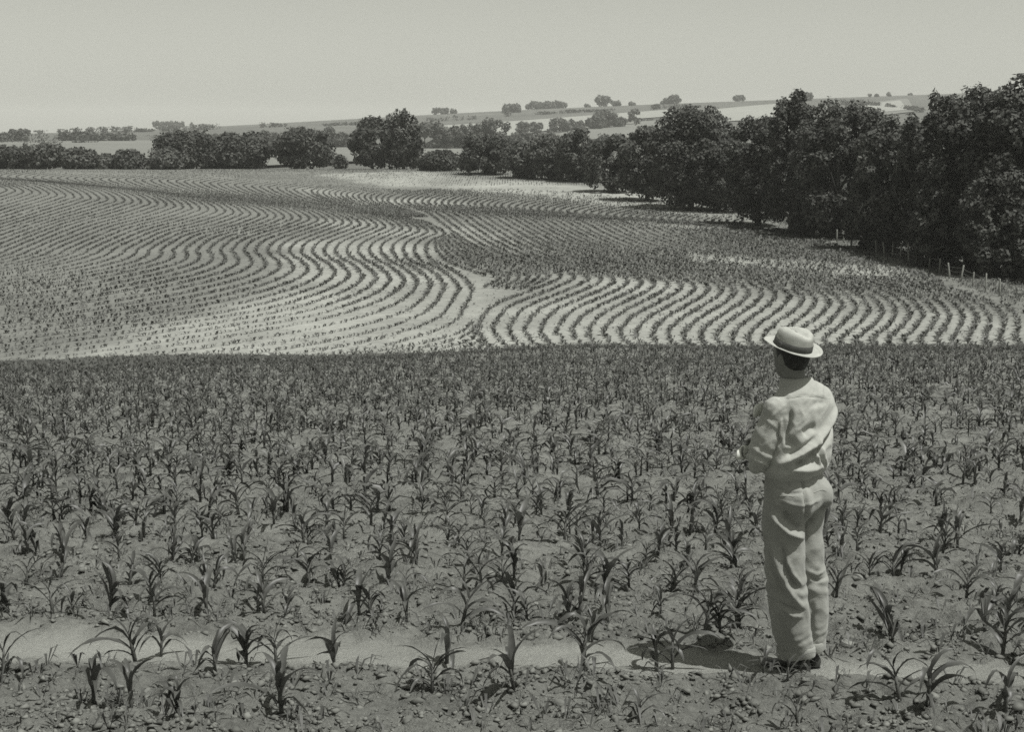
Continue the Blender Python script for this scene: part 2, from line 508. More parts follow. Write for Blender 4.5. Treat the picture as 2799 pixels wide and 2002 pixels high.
def make_crown(rng, w, h, zlow, leaf, style='round', cover=0.75, nl=None, fine=1.0):
    """clumps of leaves through the crown's volume"""
    hh = h - zlow
    if nl is None: nl = int((38 + 26 * min(hh / w, 2.0)) * fine)
    d = unit(rng.normal(0, 1, (nl, 3)))
    rr = rng.uniform(0.45, 1.0, (nl, 1)) ** 0.6
    lob = w * rng.uniform(0.10, 0.19, nl) / fine ** 0.45 * rng.choice([0.7, 1.0, 1.15], nl)
    if style == 'tall': lob *= 0.9
    c = d * rr * np.array([w / 2, w / 2, hh / 2])
    t = (c[:, 2] / hh + 0.5)                      # 0 bottom .. 1 top
    if style == 'round': prof = np.interp(t, [0, .2, .5, .8, 1], [1.05, 1.12, 1.1, 1.05, 1.0])
    elif style == 'tall': prof = np.interp(t, [0, .15, .5, .8, 1], [1.1, 1.2, 1.1, 1.0, .85])
    elif style == 'block': prof = np.interp(t, [0, .5, 1], [1.25, 1.0, 1.3])
    else: prof = np.interp(t, [0, .2, .6, 1], [1.35, 1.2, .95, .7])
    c[:, :2] *= prof[:, None]
    lim = np.maximum(np.array([w / 2, w / 2]) - lob[:, None] * 0.55, 0.1)
    rad = np.linalg.norm(c[:, :2], axis=1, keepdims=True)
    c[:, :2] *= np.minimum(1, lim[:, :1] / np.maximum(rad, 1e-6))
    c[:, 2] = np.clip(c[:, 2], -hh / 2 + lob * 0.5, hh / 2 - lob * 0.6) + zlow + hh / 2
    area = 4 * np.pi * lob ** 2
    n = int(cover * area.sum() / (leaf * leaf * 0.55))
    pick = rng.choice(nl, n, p=area / area.sum())
    dn = unit(rng.normal(0, 1, (n, 3)) + np.array([0, 0, 0.25]))
    # ragged surface: each clump has its own lumps
    lump = 0.62 + 0.75 * vnoise(dn[:, 0] * 2.6 + pick * 3.1, dn[:, 1] * 2.6, dn[:, 2] * 2.6 + 5, 5)
    P = c[pick] + dn * (lob[pick] * lump * rng.uniform(0.72, 1.06, n))[:, None] * (np.array([0.85, 0.85, 1.35]) if style == 'tall' else np.array([1, 1, 0.92]))
    stray = rng.random(n) < 0.03
    P[stray] += rng.normal(0, 0.018 * w, (stray.sum(), 3))
    P[:, 2] = np.maximum(P[:, 2], 0.05)
    return leaf_cloud(rng, P, dn + np.array([0, 0, 0.35]), leaf), c, lob

def make_tree(name, label, cat, loc, w, h, leaf, seed, style='round', zlow=None, mat=0, cover=0.75, group=None, nl=None, fine=1.0):
    rng = np.random.default_rng(seed)
    root = empty(name, loc)
    tag(root, label, cat, group)
    if zlow is None: zlow = 0.06 * h
    (V, F), c, lob = make_crown(rng, w, h, zlow, leaf, style, cover, nl, fine)
    obj('crown', mesh_data(name + '_crown', V, F, M_tree[mat]), root)
    tr = max(0.05, 0.024 * h)
    parts = []
    lean = rng.normal(0, 0.03 * h, 2)
    path = [(0, 0, -0.3), (lean[0] * .2, lean[1] * .2, h * .15), (lean[0] * .6, lean[1] * .6, h * .4), (lean[0], lean[1], h * .68), (lean[0], lean[1], h * .86)]
    parts.append(tube_tri(path, [tr * 1.5, tr, tr * .8, tr * .45, tr * .12], 7))
    for q in rng.choice(len(c), min(7, len(c)), replace=False):
        z0 = min(c[q][2] * rng.uniform(.35, .6), h * 0.6)
        s = np.array([lean[0] * z0 / h, lean[1] * z0 / h, z0])
        m = (s + c[q]) / 2 + np.array([0, 0, 0.05 * h])
        parts.append(tube_tri([s, m, c[q]], [tr * .5, tr * .3, tr * .1], 5))
    V, F = join_parts(parts)
    obj('trunk', mesh_data(name + '_trunk', V, F, M_bark, True), root)
    return root

def place_px(xc, base, top, width, D):
    """position, width and height of a tree from its place in the photo and its distance"""
    X = (xc - W / 2) / FPX * D
    z = float(H(X, D)) - 0.3
    ax, az = ray_dirs(xc, top)
    h = CAMZ + float(az) * D - z
    return (float(X), float(D), z), width / FPX * D, h

# x centre, top y, width (photo pixels), distance, style, tone, name, label
TREES = [
    # the wood on the right, beyond the fence
    (2815, 214, 330, 130, 'round', 0, 'broadleaf_tree', 'tallest dark tree of the wood, cut by the right edge of the picture'),
    (2650, 245, 290, 137, 'round', 0, 'broadleaf_tree', 'tall dark tree second from the right edge, above the fence end'),
    (2545, 262, 210, 143, 'tall', 0, 'broadleaf_tree', 'narrow dark tree whose crown starts the highest step of the wood'),
    (2440, 322, 220, 150, 'round', 1, 'broadleaf_tree', 'lower greyer tree in the dip between the two high crowns of the wood'),
    (2290, 282, 260, 166, 'round', 0, 'broadleaf_tree', 'broad spiky-topped tree behind the fence posts'),
    (2165, 258, 170, 174, 'tall', 0, 'broadleaf_tree', 'dark tree with the single highest spike left of the spiky crown'),
    (2070, 318, 170, 182, 'round', 0, 'broadleaf_tree', 'dark tree overhanging the field corner with light ground under it'),
    (1960, 352, 170, 204, 'round', 0, 'broadleaf_tree', 'lower rounded tree between the overhanging tree and the big round one'),
    (1885, 296, 230, 208, 'round', 0, 'broadleaf_tree', 'big round tree left of the wood, rising to the far fields'),
    (1765, 352, 150, 222, 'round', 1, 'broadleaf_tree', 'sloping left shoulder tree of the wood'),
    (2720, 420, 200, 127, 'bush', 0, 'understory_tree', 'lighter leafy young tree low in front of the wood at the right edge'),
    (2560, 470, 150, 135, 'bush', 0, 'understory_tree', 'hanging clump of leaves low in front of the wood behind the last posts'),
    (2380, 470, 150, 152, 'bush', 0, 'understory_tree', 'greyer undergrowth tree below the dip of the wood'),
    (2220, 520, 130, 168, 'bush', 0, 'understory_tree', 'dark low tree behind the first three fence posts'),
    # hedge line along the far edge of the field
    (1668, 375, 130, 238, 'round', 1, 'hedge_tree', 'grey-leaved hedge tree right of the dark round hedge tree'),
    (1585, 352, 125, 262, 'round', 0, 'hedge_tree', 'dark round hedge tree in the middle of the far field edge'),
    (1500, 372, 110, 268, 'round', 1, 'hedge_tree', 'paler hedge tree just left of the dark round one'),
    (1425, 390, 100, 272, 'bush', 1, 'hedge_tree', 'low hedge tree with light leaves between two dark ones'),
    (1325, 374, 130, 282, 'round', 0, 'hedge_tree', 'dark spreading hedge tree right of the low gap'),
    (1205, 415, 110, 296, 'bush', 0, 'hedge_bush', 'low dark bush in the gap right of the tall twin trees'),
    (1105, 302, 112, 305, 'tall', 0, 'hedge_tree', 'taller of the twin trees, highest on the hedge line'),
    (1022, 326, 118, 306, 'round', 0, 'hedge_tree', 'left, lower one of the twin hedge trees'),
    (832, 358, 165, 310, 'block', 0, 'hedge_tree', 'squat square-topped tree standing alone on the field edge'),
    (935, 425, 40, 318, 'tall', 1, 'hedge_bush', 'thin small shrub alone between the square-topped tree and the twin trees'),
    (660, 372, 165, 312, 'round', 0, 'hedge_tree', 'right sloping half of the big wide clump on the field edge'),
    (545, 366, 190, 312, 'block', 0, 'hedge_tree', 'left flat-topped half of the big wide clump on the field edge'),
    (470, 410, 130, 305, 'bush', 1, 'hedge_bush', 'lighter bush in front of the big wide clump'),
    (362, 412, 85, 305, 'bush', 0, 'hedge_bush', 'round dark bush left of the big wide clump'),
    (290, 424, 90, 306, 'bush', 1, 'hedge_bush', 'low bush in the dip of the left hedge'),
    (220, 408, 100, 306, 'bush', 1, 'hedge_bush', 'grey bush third from the left edge'),
    (130, 396, 120, 306, 'round', 1, 'hedge_bush', 'highest bush of the left hedge'),
    (30, 402, 110, 306, 'bush', 0, 'hedge_bush', 'hedge bush cut by the left edge of the picture'),
]
for i, (x, top, wd, D, st, tone, nm, lb) in enumerate(TREES):
    loc, w, h = place_px(x, 0, top, wd, D)
    leaf = max(0.31, D * 0.00175)
    zl = 0.05 * h if st != 'bush' else 0.0
    make_tree(nm, lb, 'bush' if 'bush' in nm else 'tree', loc, w, h, leaf, 100 + i, st, zl, tone, 0.8,
              'trees of the wood on the right' if i < 14 else 'hedge along the far field edge', fine=2.2 if i < 14 else 1.3)

for i, Yb in enumerate((124, 133, 142, 151, 160, 170, 180, 192, 205, 219)):
    xb = float(fence_x(Yb)) + 8.0 + (i % 3)
    make_tree('undergrowth_bush', 'dark undergrowth bush at the shaded foot of the wood', 'bush', (xb, Yb, float(H(xb, Yb)) - .4), 8.0 + i % 2, 4.2 + .5 * (i % 3), 0.38,
              800 + i, 'bush', 0.0, 0, 0.8, 'undergrowth at the foot of the wood', nl=30)
for i, (xb, Yb, hb) in enumerate(((56, 126, 15), (66, 120, 15), (74, 134, 15), (60, 146, 15), (60, 162, 15), (58, 178, 13.5), (52, 195, 12), (48, 218, 10.5), (44, 240, 9.5))):
    make_tree('wood_tree', 'dark tree deep in the wood behind the front crowns', 'tree', (xb, Yb, float(H(xb, Yb)) - .4), 13.0, hb * .8, 0.6,
              840 + i, 'round', 0.0, 0, 0.8, 'trees deep in the wood', nl=40)

FAR = [
    # valley hedges (x, top, width, distance)
    (30, 360, 70, 620, 'far_tree', 'rounded far tree at the left edge above the hedge'),
    (75, 356, 50, 640, 'far_tree', 'taller far tree second from the left edge, near the skyline'),
    (205, 366, 60, 700, 'far_tree', 'left half of the small dark far grove in the valley'),
    (255, 362, 60, 700, 'far_tree', 'right half of the small dark far grove in the valley'),
    (305, 370, 50, 720, 'far_tree', 'low far bush right of the small grove'),
    (355, 372, 50, 720, 'far_tree', 'last low far bush of the valley grove'),
    (700, 372, 80, 560, 'far_tree', 'far tree showing behind the right end of the wide clump'),
    (740, 360, 60, 580, 'far_tree', 'hazy far tree left of the square-topped tree'),
    (905, 352, 80, 520, 'far_tree', 'hazy far tree right behind the square-topped tree'),
    (960, 368, 70, 520, 'far_tree', 'hazy low far tree left behind the twin trees'),
    (1165, 340, 90, 480, 'far_tree', 'hazy far tree right behind the tall twin tree'),
    (1225, 352, 90, 470, 'far_tree', 'hazy far tree in the valley beyond the low dark bush'),
    (1290, 340, 80, 470, 'far_tree', 'hazy far tree in the middle of the valley wood'),
    (1355, 330, 80, 480, 'far_tree', 'highest hazy tree of the valley wood'),
    (1430, 368, 90, 430, 'far_tree', 'grey far tree behind the low light-leaved hedge tree'),
    (1510, 366, 90, 420, 'far_tree', 'grey far tree behind the paler hedge tree'),
    (1650, 372, 80, 400, 'far_tree', 'grey far tree right behind the dark round hedge tree'),
    # hedgerow between the bright and grey far fields
    (1425, 336, 40, 1150, 'far_bush', 'leftmost bush of the hedgerow across the far slope'),
    (1465, 333, 36, 1180, 'far_bush', 'second bush of the hedgerow across the far slope'),
    (1530, 326, 55, 1200, 'far_bush', 'broad bush in the middle of the far slope hedgerow'),
    (1575, 330, 40, 1210, 'far_bush', 'low bush right of the broad one on the far slope'),
    (1625, 318, 50, 1230, 'far_bush', 'pointed bush left of the largest hedgerow tree'),
    (1650, 305, 60, 1250, 'far_tree', 'largest tree of the hedgerow across the far slope'),
    (1688, 322, 40, 1260, 'far_bush', 'small bush right of the largest hedgerow tree'),
    (1730, 298, 34, 1300, 'far_tree', 'single tree standing in the bright far field'),
    # skyline
    (445, 332, 28, 2080, 'skyline_tree', 'left end of the long flat grove on the left skyline'),
    (465, 331, 26, 2080, 'skyline_tree', 'left middle of the long flat grove on the left skyline'),
    (485, 331, 26, 2080, 'skyline_tree', 'right middle of the long flat grove on the left skyline'),
    (503, 332, 22, 2080, 'skyline_tree', 'right end of the long flat grove on the left skyline'),
    (535, 336, 10, 2080, 'skyline_tree', 'tiny tree right of the long flat grove on the skyline'),
    (1196, 297, 24, 1950, 'skyline_tree', 'left half of the square clump on the skyline above the twin trees'),
    (1218, 297, 26, 1950, 'skyline_tree', 'right half of the square clump on the skyline above the twin trees'),
    (1242, 299, 18, 1950, 'skyline_tree', 'small round tree beside the square skyline clump'),
    (1400, 292, 46, 1750, 'skyline_tree', 'round tree just below the skyline left of the flat skyline hedge'),
    (1445, 286, 20, 2000, 'skyline_tree', 'left end of the flat hedge on the middle skyline'),
    (1470, 291, 40, 2000, 'skyline_tree', 'left middle of the flat hedge on the middle skyline'),
    (1505, 290, 40, 2000, 'skyline_tree', 'middle of the flat hedge on the middle skyline'),
    (1530, 289, 36, 2000, 'skyline_tree', 'right end of the flat hedge on the middle skyline'),
    (1603, 288, 16, 1900, 'skyline_tree', 'small tree left of the tallest skyline tree'),
    (1645, 262, 42, 1900, 'skyline_tree', 'tallest round tree on the skyline'),
    (1680, 284, 26, 1900, 'skyline_tree', 'low bush right of the tallest skyline tree'),
    (1722, 279, 18, 1900, 'skyline_tree', 'slim tree between the two big skyline trees'),
    (1830, 262, 44, 1900, 'skyline_tree', 'second big round tree on the skyline'),
    (1806, 278, 16, 1900, 'skyline_tree', 'little tree touching the second big skyline tree'),
    (2010, 272, 30, 2000, 'skyline_tree', 'low dark mound of a tree on the right skyline'),
    (2188, 255, 38, 1800, 'skyline_tree', 'round tree on the skyline behind the highest spike of the wood'),
    (2361, 256, 10, 2000, 'skyline_tree', 'first of three tiny trees on the right skyline'),
    (2381, 258, 12, 2000, 'skyline_tree', 'second of three tiny trees on the right skyline'),
    (2412, 253, 13, 2000, 'skyline_tree', 'third of three tiny trees on the right skyline'),
    (2470, 256, 10, 2050, 'skyline_tree', 'tiny bush on the skyline just left of the wood'),
]
for i, (x, top, wd, D, nm, lb) in enumerate(FAR):
    if D < 900:
        by = 388 if x < 400 else (405 if x < 1000 else 410)
        D = float(at([x], [by], 330.0)[1][0])
    loc, w, h = place_px(x, 0, top, wd, D)
    h = max(h, 0.55 * w * 0.8)
    leaf = max(0.5, D * 0.0014)
    make_tree(nm, lb, 'bush' if 'bush' in nm else 'tree', loc, w * 1.05, h + 0.3, leaf, 300 + i, 'round' if w < 1.6 * h else 'block', 0.0, 1, 0.9,
              'trees on the far skyline' if nm == 'skyline_tree' else 'trees and bushes of the far valley', nl=26)

def hedge(label, pts_, D, hgt, seed):
    # long low field hedge: leaf clumps along a line on the far slope
    r_ = np.random.default_rng(seed)
    X, Y, Z = at([p[0] for p in pts_], [p[1] for p in pts_], 330.0)
    L = np.concatenate([[0], np.cumsum(np.hypot(np.diff(X), np.diff(Y)))])
    n_ = int(L[-1] / 2.5)
    s_ = np.sort(r_.uniform(0, L[-1], n_))
    gap = vnoise(s_ / 25.0, 0 * s_ + seed, 0, 4)
    s_ = s_[gap > 0.28]
    x, y = np.interp(s_, L, X), np.interp(s_, L, Y)
    hh = hgt * (0.4 + 1.1 * vnoise(s_ / 14.0, 0 * s_ + seed, 0, 5))
    org = np.array([x[0], y[0], float(H(x[0], y[0]))])
    m_ = 24
    P_ = np.repeat(np.stack([x, y, H(x, y)], 1), m_, 0) + r_.normal(0, 1, (len(x) * m_, 3)) * np.array([1.6, 1.6, 0]) + np.array([0, 0, 1.0]) * (np.repeat(hh, m_) * r_.uniform(0, 1, len(x) * m_))[:, None]
    V, F = leaf_cloud(r_, P_ - org, r_.normal(0, 1, P_.shape) + np.array([0, 0, .5]), max(1.0, D * 0.0011))
    root = empty('hedgerow', org)
    obj('foliage', mesh_data('hedge_foliage', V, F, M_tree[1]), root)
    tag(root, label, 'hedge', 'hedgerows of the far country')
hedge('thin dark hedgerow along the foot of the bright far field', [(1100, 352), (1250, 362), (1370, 374)], 900, 4, 1)
hedge('long hedgerow climbing the far slope under the skyline trees', [(1380, 318), (1600, 306), (1850, 296), (1960, 290)], 1600, 4, 2)
hedge('hedgerow between the grey and bright fields right of the single tree', [(1760, 332), (1900, 316), (2000, 336)], 1100, 4, 3)
hedge('dark hedgerow crossing the left valley beyond the hedge', [(-60, 392), (200, 394), (420, 388), (640, 384)], 700, 4, 4)
hedge('faint hedgerow high on the left far slope', [(60, 366), (300, 362), (560, 354), (800, 345)], 1500, 4, 5)
hedge('hedgerow running down the right far slope beside the track', [(2300, 285), (2420, 292), (2520, 306)], 1500, 4, 6)
hedge('broken hedgerow in the valley behind the square-topped tree', [(600, 400), (760, 396), (980, 392)], 600, 5, 7)
hedge('faint hedgerow in the middle of the far slope', [(860, 345), (1050, 338), (1300, 326)], 1500, 4, 8)

# ------------------------------------------------------------------ wire fence along the wood
PX0 = [(1107, 1162), (1150, 1168), (1198, 1192), (1303, 1208), (1355, 1235), (1405, 1248), (1453, 1258), (1505, 1268), (1557, 1288),
       (1620, 1300), (1680, 1328), (1745, 1352), (1810, 1392), (1877, 1404), (1950, 1440), (2030, 1470), (2120, 1500)]
fpx = [1800 + a / 2.273 for a, b in PX0]; fpy = [150 + b / 2.273 for a, b in PX0]
FXp, FYp, FZp = at(fpx, fpy, 79.0)
fence = empty('wire_fence', (float(FXp[0]), float(FYp[0]), float(FZp[0])))
tag(fence, 'post and wire fence between the contour field and the dark wood', 'fence')
rng = np.random.default_rng(7)
base = np.array(fence.location)
tops = []
for i in range(len(FXp)):
    hgt = rng.uniform(1.15, 1.45) if i not in (2, 8, 10) else 1.8
    r = rng.uniform(0.055, 0.08) if i not in (2, 8) else 0.11
    lean = rng.normal(0, 0.11, 2)
    p = np.array([FXp[i], FYp[i], FZp[i]]) - base
    path = [p + (0, 0, -0.4), p + (lean[0] * .4, lean[1] * .4, hgt * .4), p + (lean[0], lean[1], hgt * .97), p + (lean[0] * 1.02, lean[1], hgt)]
    V, F = tube_tri(path, [r * 1.05, r, r * .93, r * .7], 8)
    obj('post', mesh_data('post', V, F, M_post, False), fence)
    tops.append((p, lean, hgt))
for zf in (0.35, 0.7, 1.05):
    pts = []
    for i, (p, lean, hgt) in enumerate(tops):
        q = p + np.array([lean[0] * zf / 1.3 - 0.07, lean[1] * zf / 1.3, zf])
        if i: pts.append((pts[-1] + q) / 2 + np.array([0, 0, -0.04]))
        pts.append(q)
    V, F = tube_tri(pts, [0.012] * len(pts), 4)
    obj('wire', mesh_data('wire', V, F, M_wire), fence)

# ------------------------------------------------------------------ young corn in contour rows on the far field
GA = {  # traced rows (photo pixels), the same bends in the same order on each
 0: [(1130,522),(1080,535),(1063,548),(1070,562),(1110,580),(1165,606),(1214,637),(1205,648),(1185,656),(1170,668),(1165,686),(1181,717),(1240,742),(1288,787),(1283,815),(1264,853),(1236,884),(1150,920),(960,965),(600,1000)],
 5: [(1040,515),(995,528),(978,540),(985,552),(1012,568),(1060,592),(1098,622),(1085,636),(1045,652),(1018,668),(1010,688),(1030,712),(1070,735),(1103,766),(1098,785),(1070,808),(1020,832),(880,875),(550,935),(100,1000)],
 10: [(950,508),(910,520),(893,532),(898,542),(917,557),(952,582),(983,611),(970,624),(915,645),(872,664),(855,687),(868,706),(895,722),(916,748),(905,765),(870,785),(800,810),(640,850),(300,905),(-50,960)],
 16: [(850,500),(810,508),(791,517),(793,528),(806,542),(828,568),(845,597),(825,612),(760,634),(695,658),(669,684),(676,698),(684,707),(690,718),(680,733),(640,752),(560,775),(400,810),(150,855),(-100,890)],
 22: [(740,492),(705,499),(689,508),(690,520),(695,535),(702,562),(707,586),(685,602),(620,624),(530,648),(475,684),(476,692),(477,700),(470,710),(440,722),(380,738),(300,756),(180,780),(40,805),(-100,830)],
 28: [(600,485),(580,492),(570,500),(568,512),(566,530),(568,555),(569,571),(550,585),(490,605),(400,630),(285,680),(272,690),(255,698),(225,708),(190,718),(140,730),(80,742),(20,752),(-40,762),(-100,772)],
 36: [(420,478),(390,486),(375,495),(370,508),(372,522),(382,540),(386,552),(360,566),(290,588),(180,620),(10,690),(0,695),(-20,701),(-45,707),(-70,714),(-95,720),(-120,726),(-150,733),(-180,738),(-210,744)],
 44: [(250,470),(220,478),(200,488),(188,500),(190,512),(197,525),(202,536),(180,548),(110,570),(20,600),(-120,640),(-130,644),(-140,648),(-150,651),(-160,655),(-170,658),(-180,661),(-190,664),(-200,667),(-210,670)],
 52: [(140,468),(100,475),(60,485),(30,495),(10,503),(12,511),(17,518),(0,530),(-60,548),(-130,568),(-200,590),(-205,591),(-210,592),(-215,593),(-220,594),(-225,595),(-230,596),(-235,597),(-240,598),(-245,599)],
 60: [(0,467),(-50,478),(-110,490),(-160,500),(-165,508),(-165,514),(-165,520),(-190,530),(-210,536),(-230,540),(-250,545),(-252,546),(-254,547),(-256,548),(-258,549),(-260,550),(-262,551),(-264,552),(-266,553),(-268,554)],
}
for k_, g_ in GA.items():
    x2, y2 = g_[6]
    y1 = float(np.interp(x2 - 360, [-300, 0, 130, 500, 831, 900], [478, 485, 490, 500, 523, 533]))
    cy = y2 - 46 if y2 - 46 > y1 + 3 else y1 + 0.45 * (y2 - y1)
    g_[:6] = [(x2 - 310, y1 - 16), (x2 - 352, y1 - 8), (x2 - 360, y1), (x2 - 290, 0.5 * (cy + y1)), (x2 - 150, cy), (x2 - 51, 0.5 * (cy + y2) - 5)]
GE = {
 0: [(905,508),(862,516),(855,530),(920,560),(1000,578),(1090,596)],
 13: [(1150,522),(1080,533),(1060,548),(1075,562),(1120,576),(1170,594)],
}
GD = {
 0: [(1290,880),(1270,905),(1200,930),(1050,960),(850,992)],
 5: [(1335,950),(1325,965),(1290,975),(1240,984),(1180,990)],
}
GB = {
 0: [(1180,518),(1110,532),(1080,550),(1105,566),(1168,582),(1227,626),(1290,670),(1380,713),(1460,732),(1515,745),(1534,757),(1515,772),(1440,802),(1350,838),(1309,893),(1318,925),(1345,950),(1430,980)],
 8: [(1400,518),(1270,534),(1225,558),(1270,574),(1360,590),(1427,626),(1500,667),(1620,715),(1720,740),(1795,762),(1827,781),(1808,802),(1750,832),(1690,865),(1653,904),(1660,930),(1690,950),(1780,972)],
 16: [(1560,525),(1420,545),(1370,565),(1430,584),(1550,600),(1630,640),(1730,682),(1860,717),(1980,745),(2075,775),(2120,806),(2100,838),(2065,865),(2030,890),(2003,922),(2010,945),(2040,960),(2110,975)],
 24: [(1700,540),(1580,560),(1530,580),(1600,595),(1750,610),(1860,652),(2000,695),(2140,730),(2270,765),(2370,805),(2412,850),(2405,872),(2385,895),(2360,915),(2341,930),(2345,945),(2360,957),(2400,970)],
 32: [(1850,555),(1750,577),(1700,594),(1790,606),(1950,625),(2090,670),(2250,714),(2410,752),(2560,790),(2665,828),(2705,868),(2706,885),(2703,900),(2697,915),(2690,928),(2695,940),(2705,950),(2730,965)],
 40: [(2000,570),(1900,590),(1870,605),(1960,620),(2150,640),(2320,690),(2500,737),(2700,780),(2870,820),(2970,850),(3000,875),(3010,890),(3020,905),(3030,915),(3040,925),(3045,940),(3050,950),(3060,965)],
 48: [(2100,585),(2040,602),(2030,615),(2130,632),(2350,660),(2560,710),(2780,755),(3000,800),(3180,840),(3280,870),(3310,890),(3320,900),(3330,910),(3340,920),(3350,930),(3355,945),(3360,955),(3370,970)],
}
GC = {
 0: [(1190,662),(1196,690),(1222,715),(1270,736),(1325,754),(1365,762),(1352,775),(1325,788)],
 5: [(1232,640),(1282,676),(1370,717),(1450,736),(1490,748),(1500,758),(1480,773),(1420,795)],
}
def guide_interp(G, kk):
    ks = sorted(G)
    A = np.array([G[k] for k in ks], float)            # guides x points x 2
    out = np.empty((len(kk),) + A.shape[1:])
    for p in range(A.shape[1]):
        for c in range(2):
            out[:, p, c] = np.interp(kk, ks, A[:, p, c])
    return out

def catmull(P, n=8):
    P = np.vstack([2 * P[0] - P[1], P, 2 * P[-1] - P[-2]])
    t = np.linspace(0, 1, n, endpoint=False)[:, None]
    seg = []
    for i in range(1, len(P) - 2):
        p0, p1, p2, p3 = P[i - 1], P[i], P[i + 1], P[i + 2]
        seg.append(0.5 * (2 * p1 + (p2 - p0) * t + (2 * p0 - 5 * p1 + 4 * p2 - p3) * t ** 2 + (3 * p1 - p0 - 3 * p2 + p3) * t ** 3))
    seg.append(P[-2][None])
    return np.vstack(seg)

def blades(rng, P, h, nb, spread, width, droop=0.3, lean=None):
    """small plants: nb arching two-piece blades each; returns V, F(tri)"""
    n = len(P)
    h = np.broadcast_to(h, (n,))
    Vs = []
    for b in range(nb):
        az = rng.uniform(0, 2 * np.pi, n)
        d = np.stack([np.cos(az), np.sin(az), np.zeros(n)], 1)
        if lean is not None: d = unit(d + lean)
        s = np.stack([-d[:, 1], d[:, 0], np.zeros(n)], 1)
        hh = (h * rng.uniform(0.6, 1.1, n))[:, None]
        wv = width * hh * rng.uniform(0.7, 1.3, (n, 1))
        b0 = P + np.array([0, 0, -0.02])
        m = P + d * hh * spread * 0.5 + np.array([0, 0, 0.72]) * hh
        e = P + d * hh * spread * rng.uniform(0.9, 1.4, (n, 1)) + np.array([0, 0, 1.0]) * hh * (1 - droop * rng.uniform(0.2, 1.6, (n, 1)))
        Vs.append(np.stack([b0, m - s * wv * 0.5, m + s * wv * 0.5, e], 1))
    V = np.stack(Vs, 1).reshape(-1, 3)
    q = np.arange(n * nb)[:, None] * 4
    F = np.concatenate([q + [0, 2, 1], q + [1, 2, 3]], 0).reshape(-1, 3)
    return V, F

rng = np.random.default_rng(11)
pts = []
for G, k0, k1 in ((GA, 0, 60), (GB, 0, 48), (GC, 0, 5), (GE, 0, 13), (GD, 0, 5)):
    kk = np.arange(k0, k1 + 0.01, 1.0)
    rows = guide_interp(G, kk)
    cs = np.stack([catmull(R, 6) for R in rows])
    Xa, Ya, Za = at(cs[..., 0].ravel(), cs[..., 1].ravel(), 79.0)
    for X, Y in zip(Xa.reshape(len(cs), -1), Ya.reshape(len(cs), -1)):
        ok = ~np.isnan(Y) & (Y < 306)
        X, Y = X[ok], Y[ok]
        if len(X) < 4: continue
        L = np.concatenate([[0], np.cumsum(np.hypot(np.diff(X), np.diff(Y)))])
        s = np.arange(0, L[-1], 0.25)
        s = s + rng.normal(0, 0.06, len(s))
        s = s[rng.random(len(s)) > 0.05 + 0.2 * sstep(0.62, 0.8, vnoise(s / 2.5, 0 * s + len(pts) * 3.7, 0, 15))]
        x = np.interp(s, L, X) + rng.normal(0, 0.075, len(s)); y = np.interp(s, L, Y) + rng.normal(0, 0.075, len(s))
        keep = (x < fence_x(y) - 2.5 - 1.5 * vnoise(y / 9, 0 * y, 0, 3)) & (x > -125)
        pts.append(np.stack([x[keep], y[keep]], 1))
# rows following the brow of the far field
for q, Yr in enumerate(np.arange(248, 304, 1.07)):
    xs = np.arange(-120, fence_x(Yr) - 3, 0.45)
    xs = xs[rng.random(len(xs)) > 0.25]
    yy = Yr + 5 * np.sin(xs / 33.0 + 1.0) + rng.normal(0, 0.08, len(xs))
    ax = W / 2 + xs / yy * FPX
    # photo line above which these rows lie
    lim = np.interp(ax, [-100, 0, 250, 600, 850, 1130, 1400, 1850, 2200], [466, 468, 474, 484, 505, 520, 524, 556, 575])
    drop = (CAMZ - H(xs, yy)) / yy
    py = HPX / 2 + FPX * np.tan(np.arctan(drop) - PITCH)
    keep = (py < lim) & (yy < 303)
    pts.append(np.stack([xs[keep], yy[keep]], 1))
RP = np.concatenate(pts)
P = np.stack([RP[:, 0], RP[:, 1], H(RP[:, 0], RP[:, 1])], 1)
pi_ = np.clip(np.searchsorted(fy, P[:, 1]), 0, len(fy) - 1); pj_ = np.clip(np.round((P[:, 0] + 150) / 1.0).astype(int), 0, len(fx) - 1)
pl_ = pale_f[pi_, pj_]
weak = pl_ * sstep(118, 96, P[:, 1]) * sstep(1, -8, P[:, 0])
bare_ = bare_f[pi_, pj_]
k = rng.random(len(P)) > np.maximum(0.10 * weak, 0.55 * bare_)
P = P[k]; weak = weak[k]
vig = (1 - 0.30 * weak) * (0.75 + 0.5 * vnoise(P[:, 0] / 14, P[:, 1] / 20, 0, 51)) * rng.uniform(0.7, 1.2, len(P))
V, F = blades(rng, P, 0.35 * (1 - 0.22 * sstep(-4, -22, P[:, 0])) * vig * (1 - 0.25 * sstep(230, 280, P[:, 1])), 4, 0.85, 0.42)
rows_o = obj('corn_rows', mesh_data('corn_rows', V, F, M_cornrow))
tag(rows_o, 'young corn in winding contour rows across the far field', 'corn', kind='stuff')
print('row plants', len(P))

n = 15000
Yw = rng.uniform(84, 250, n); Xw = rng.uniform(-1, 1, n) * 0.40 * Yw
k = (Xw < fence_x(Yw) - 2) & (vnoise(Xw / 5, Yw / 9, 0, 71) > 0.42)
Pw = np.stack([Xw, Yw, H(Xw, Yw)], 1)[k]
V, F = blades(rng, Pw, rng.uniform(0.06, 0.2, len(Pw)), 3, 1.0, 0.3, 0.5)
tag(obj('field_weeds', mesh_data('field_weeds', V, F, M_cornrow)), 'scattered weeds and stray seedlings between the contour rows', 'weeds', kind='stuff')

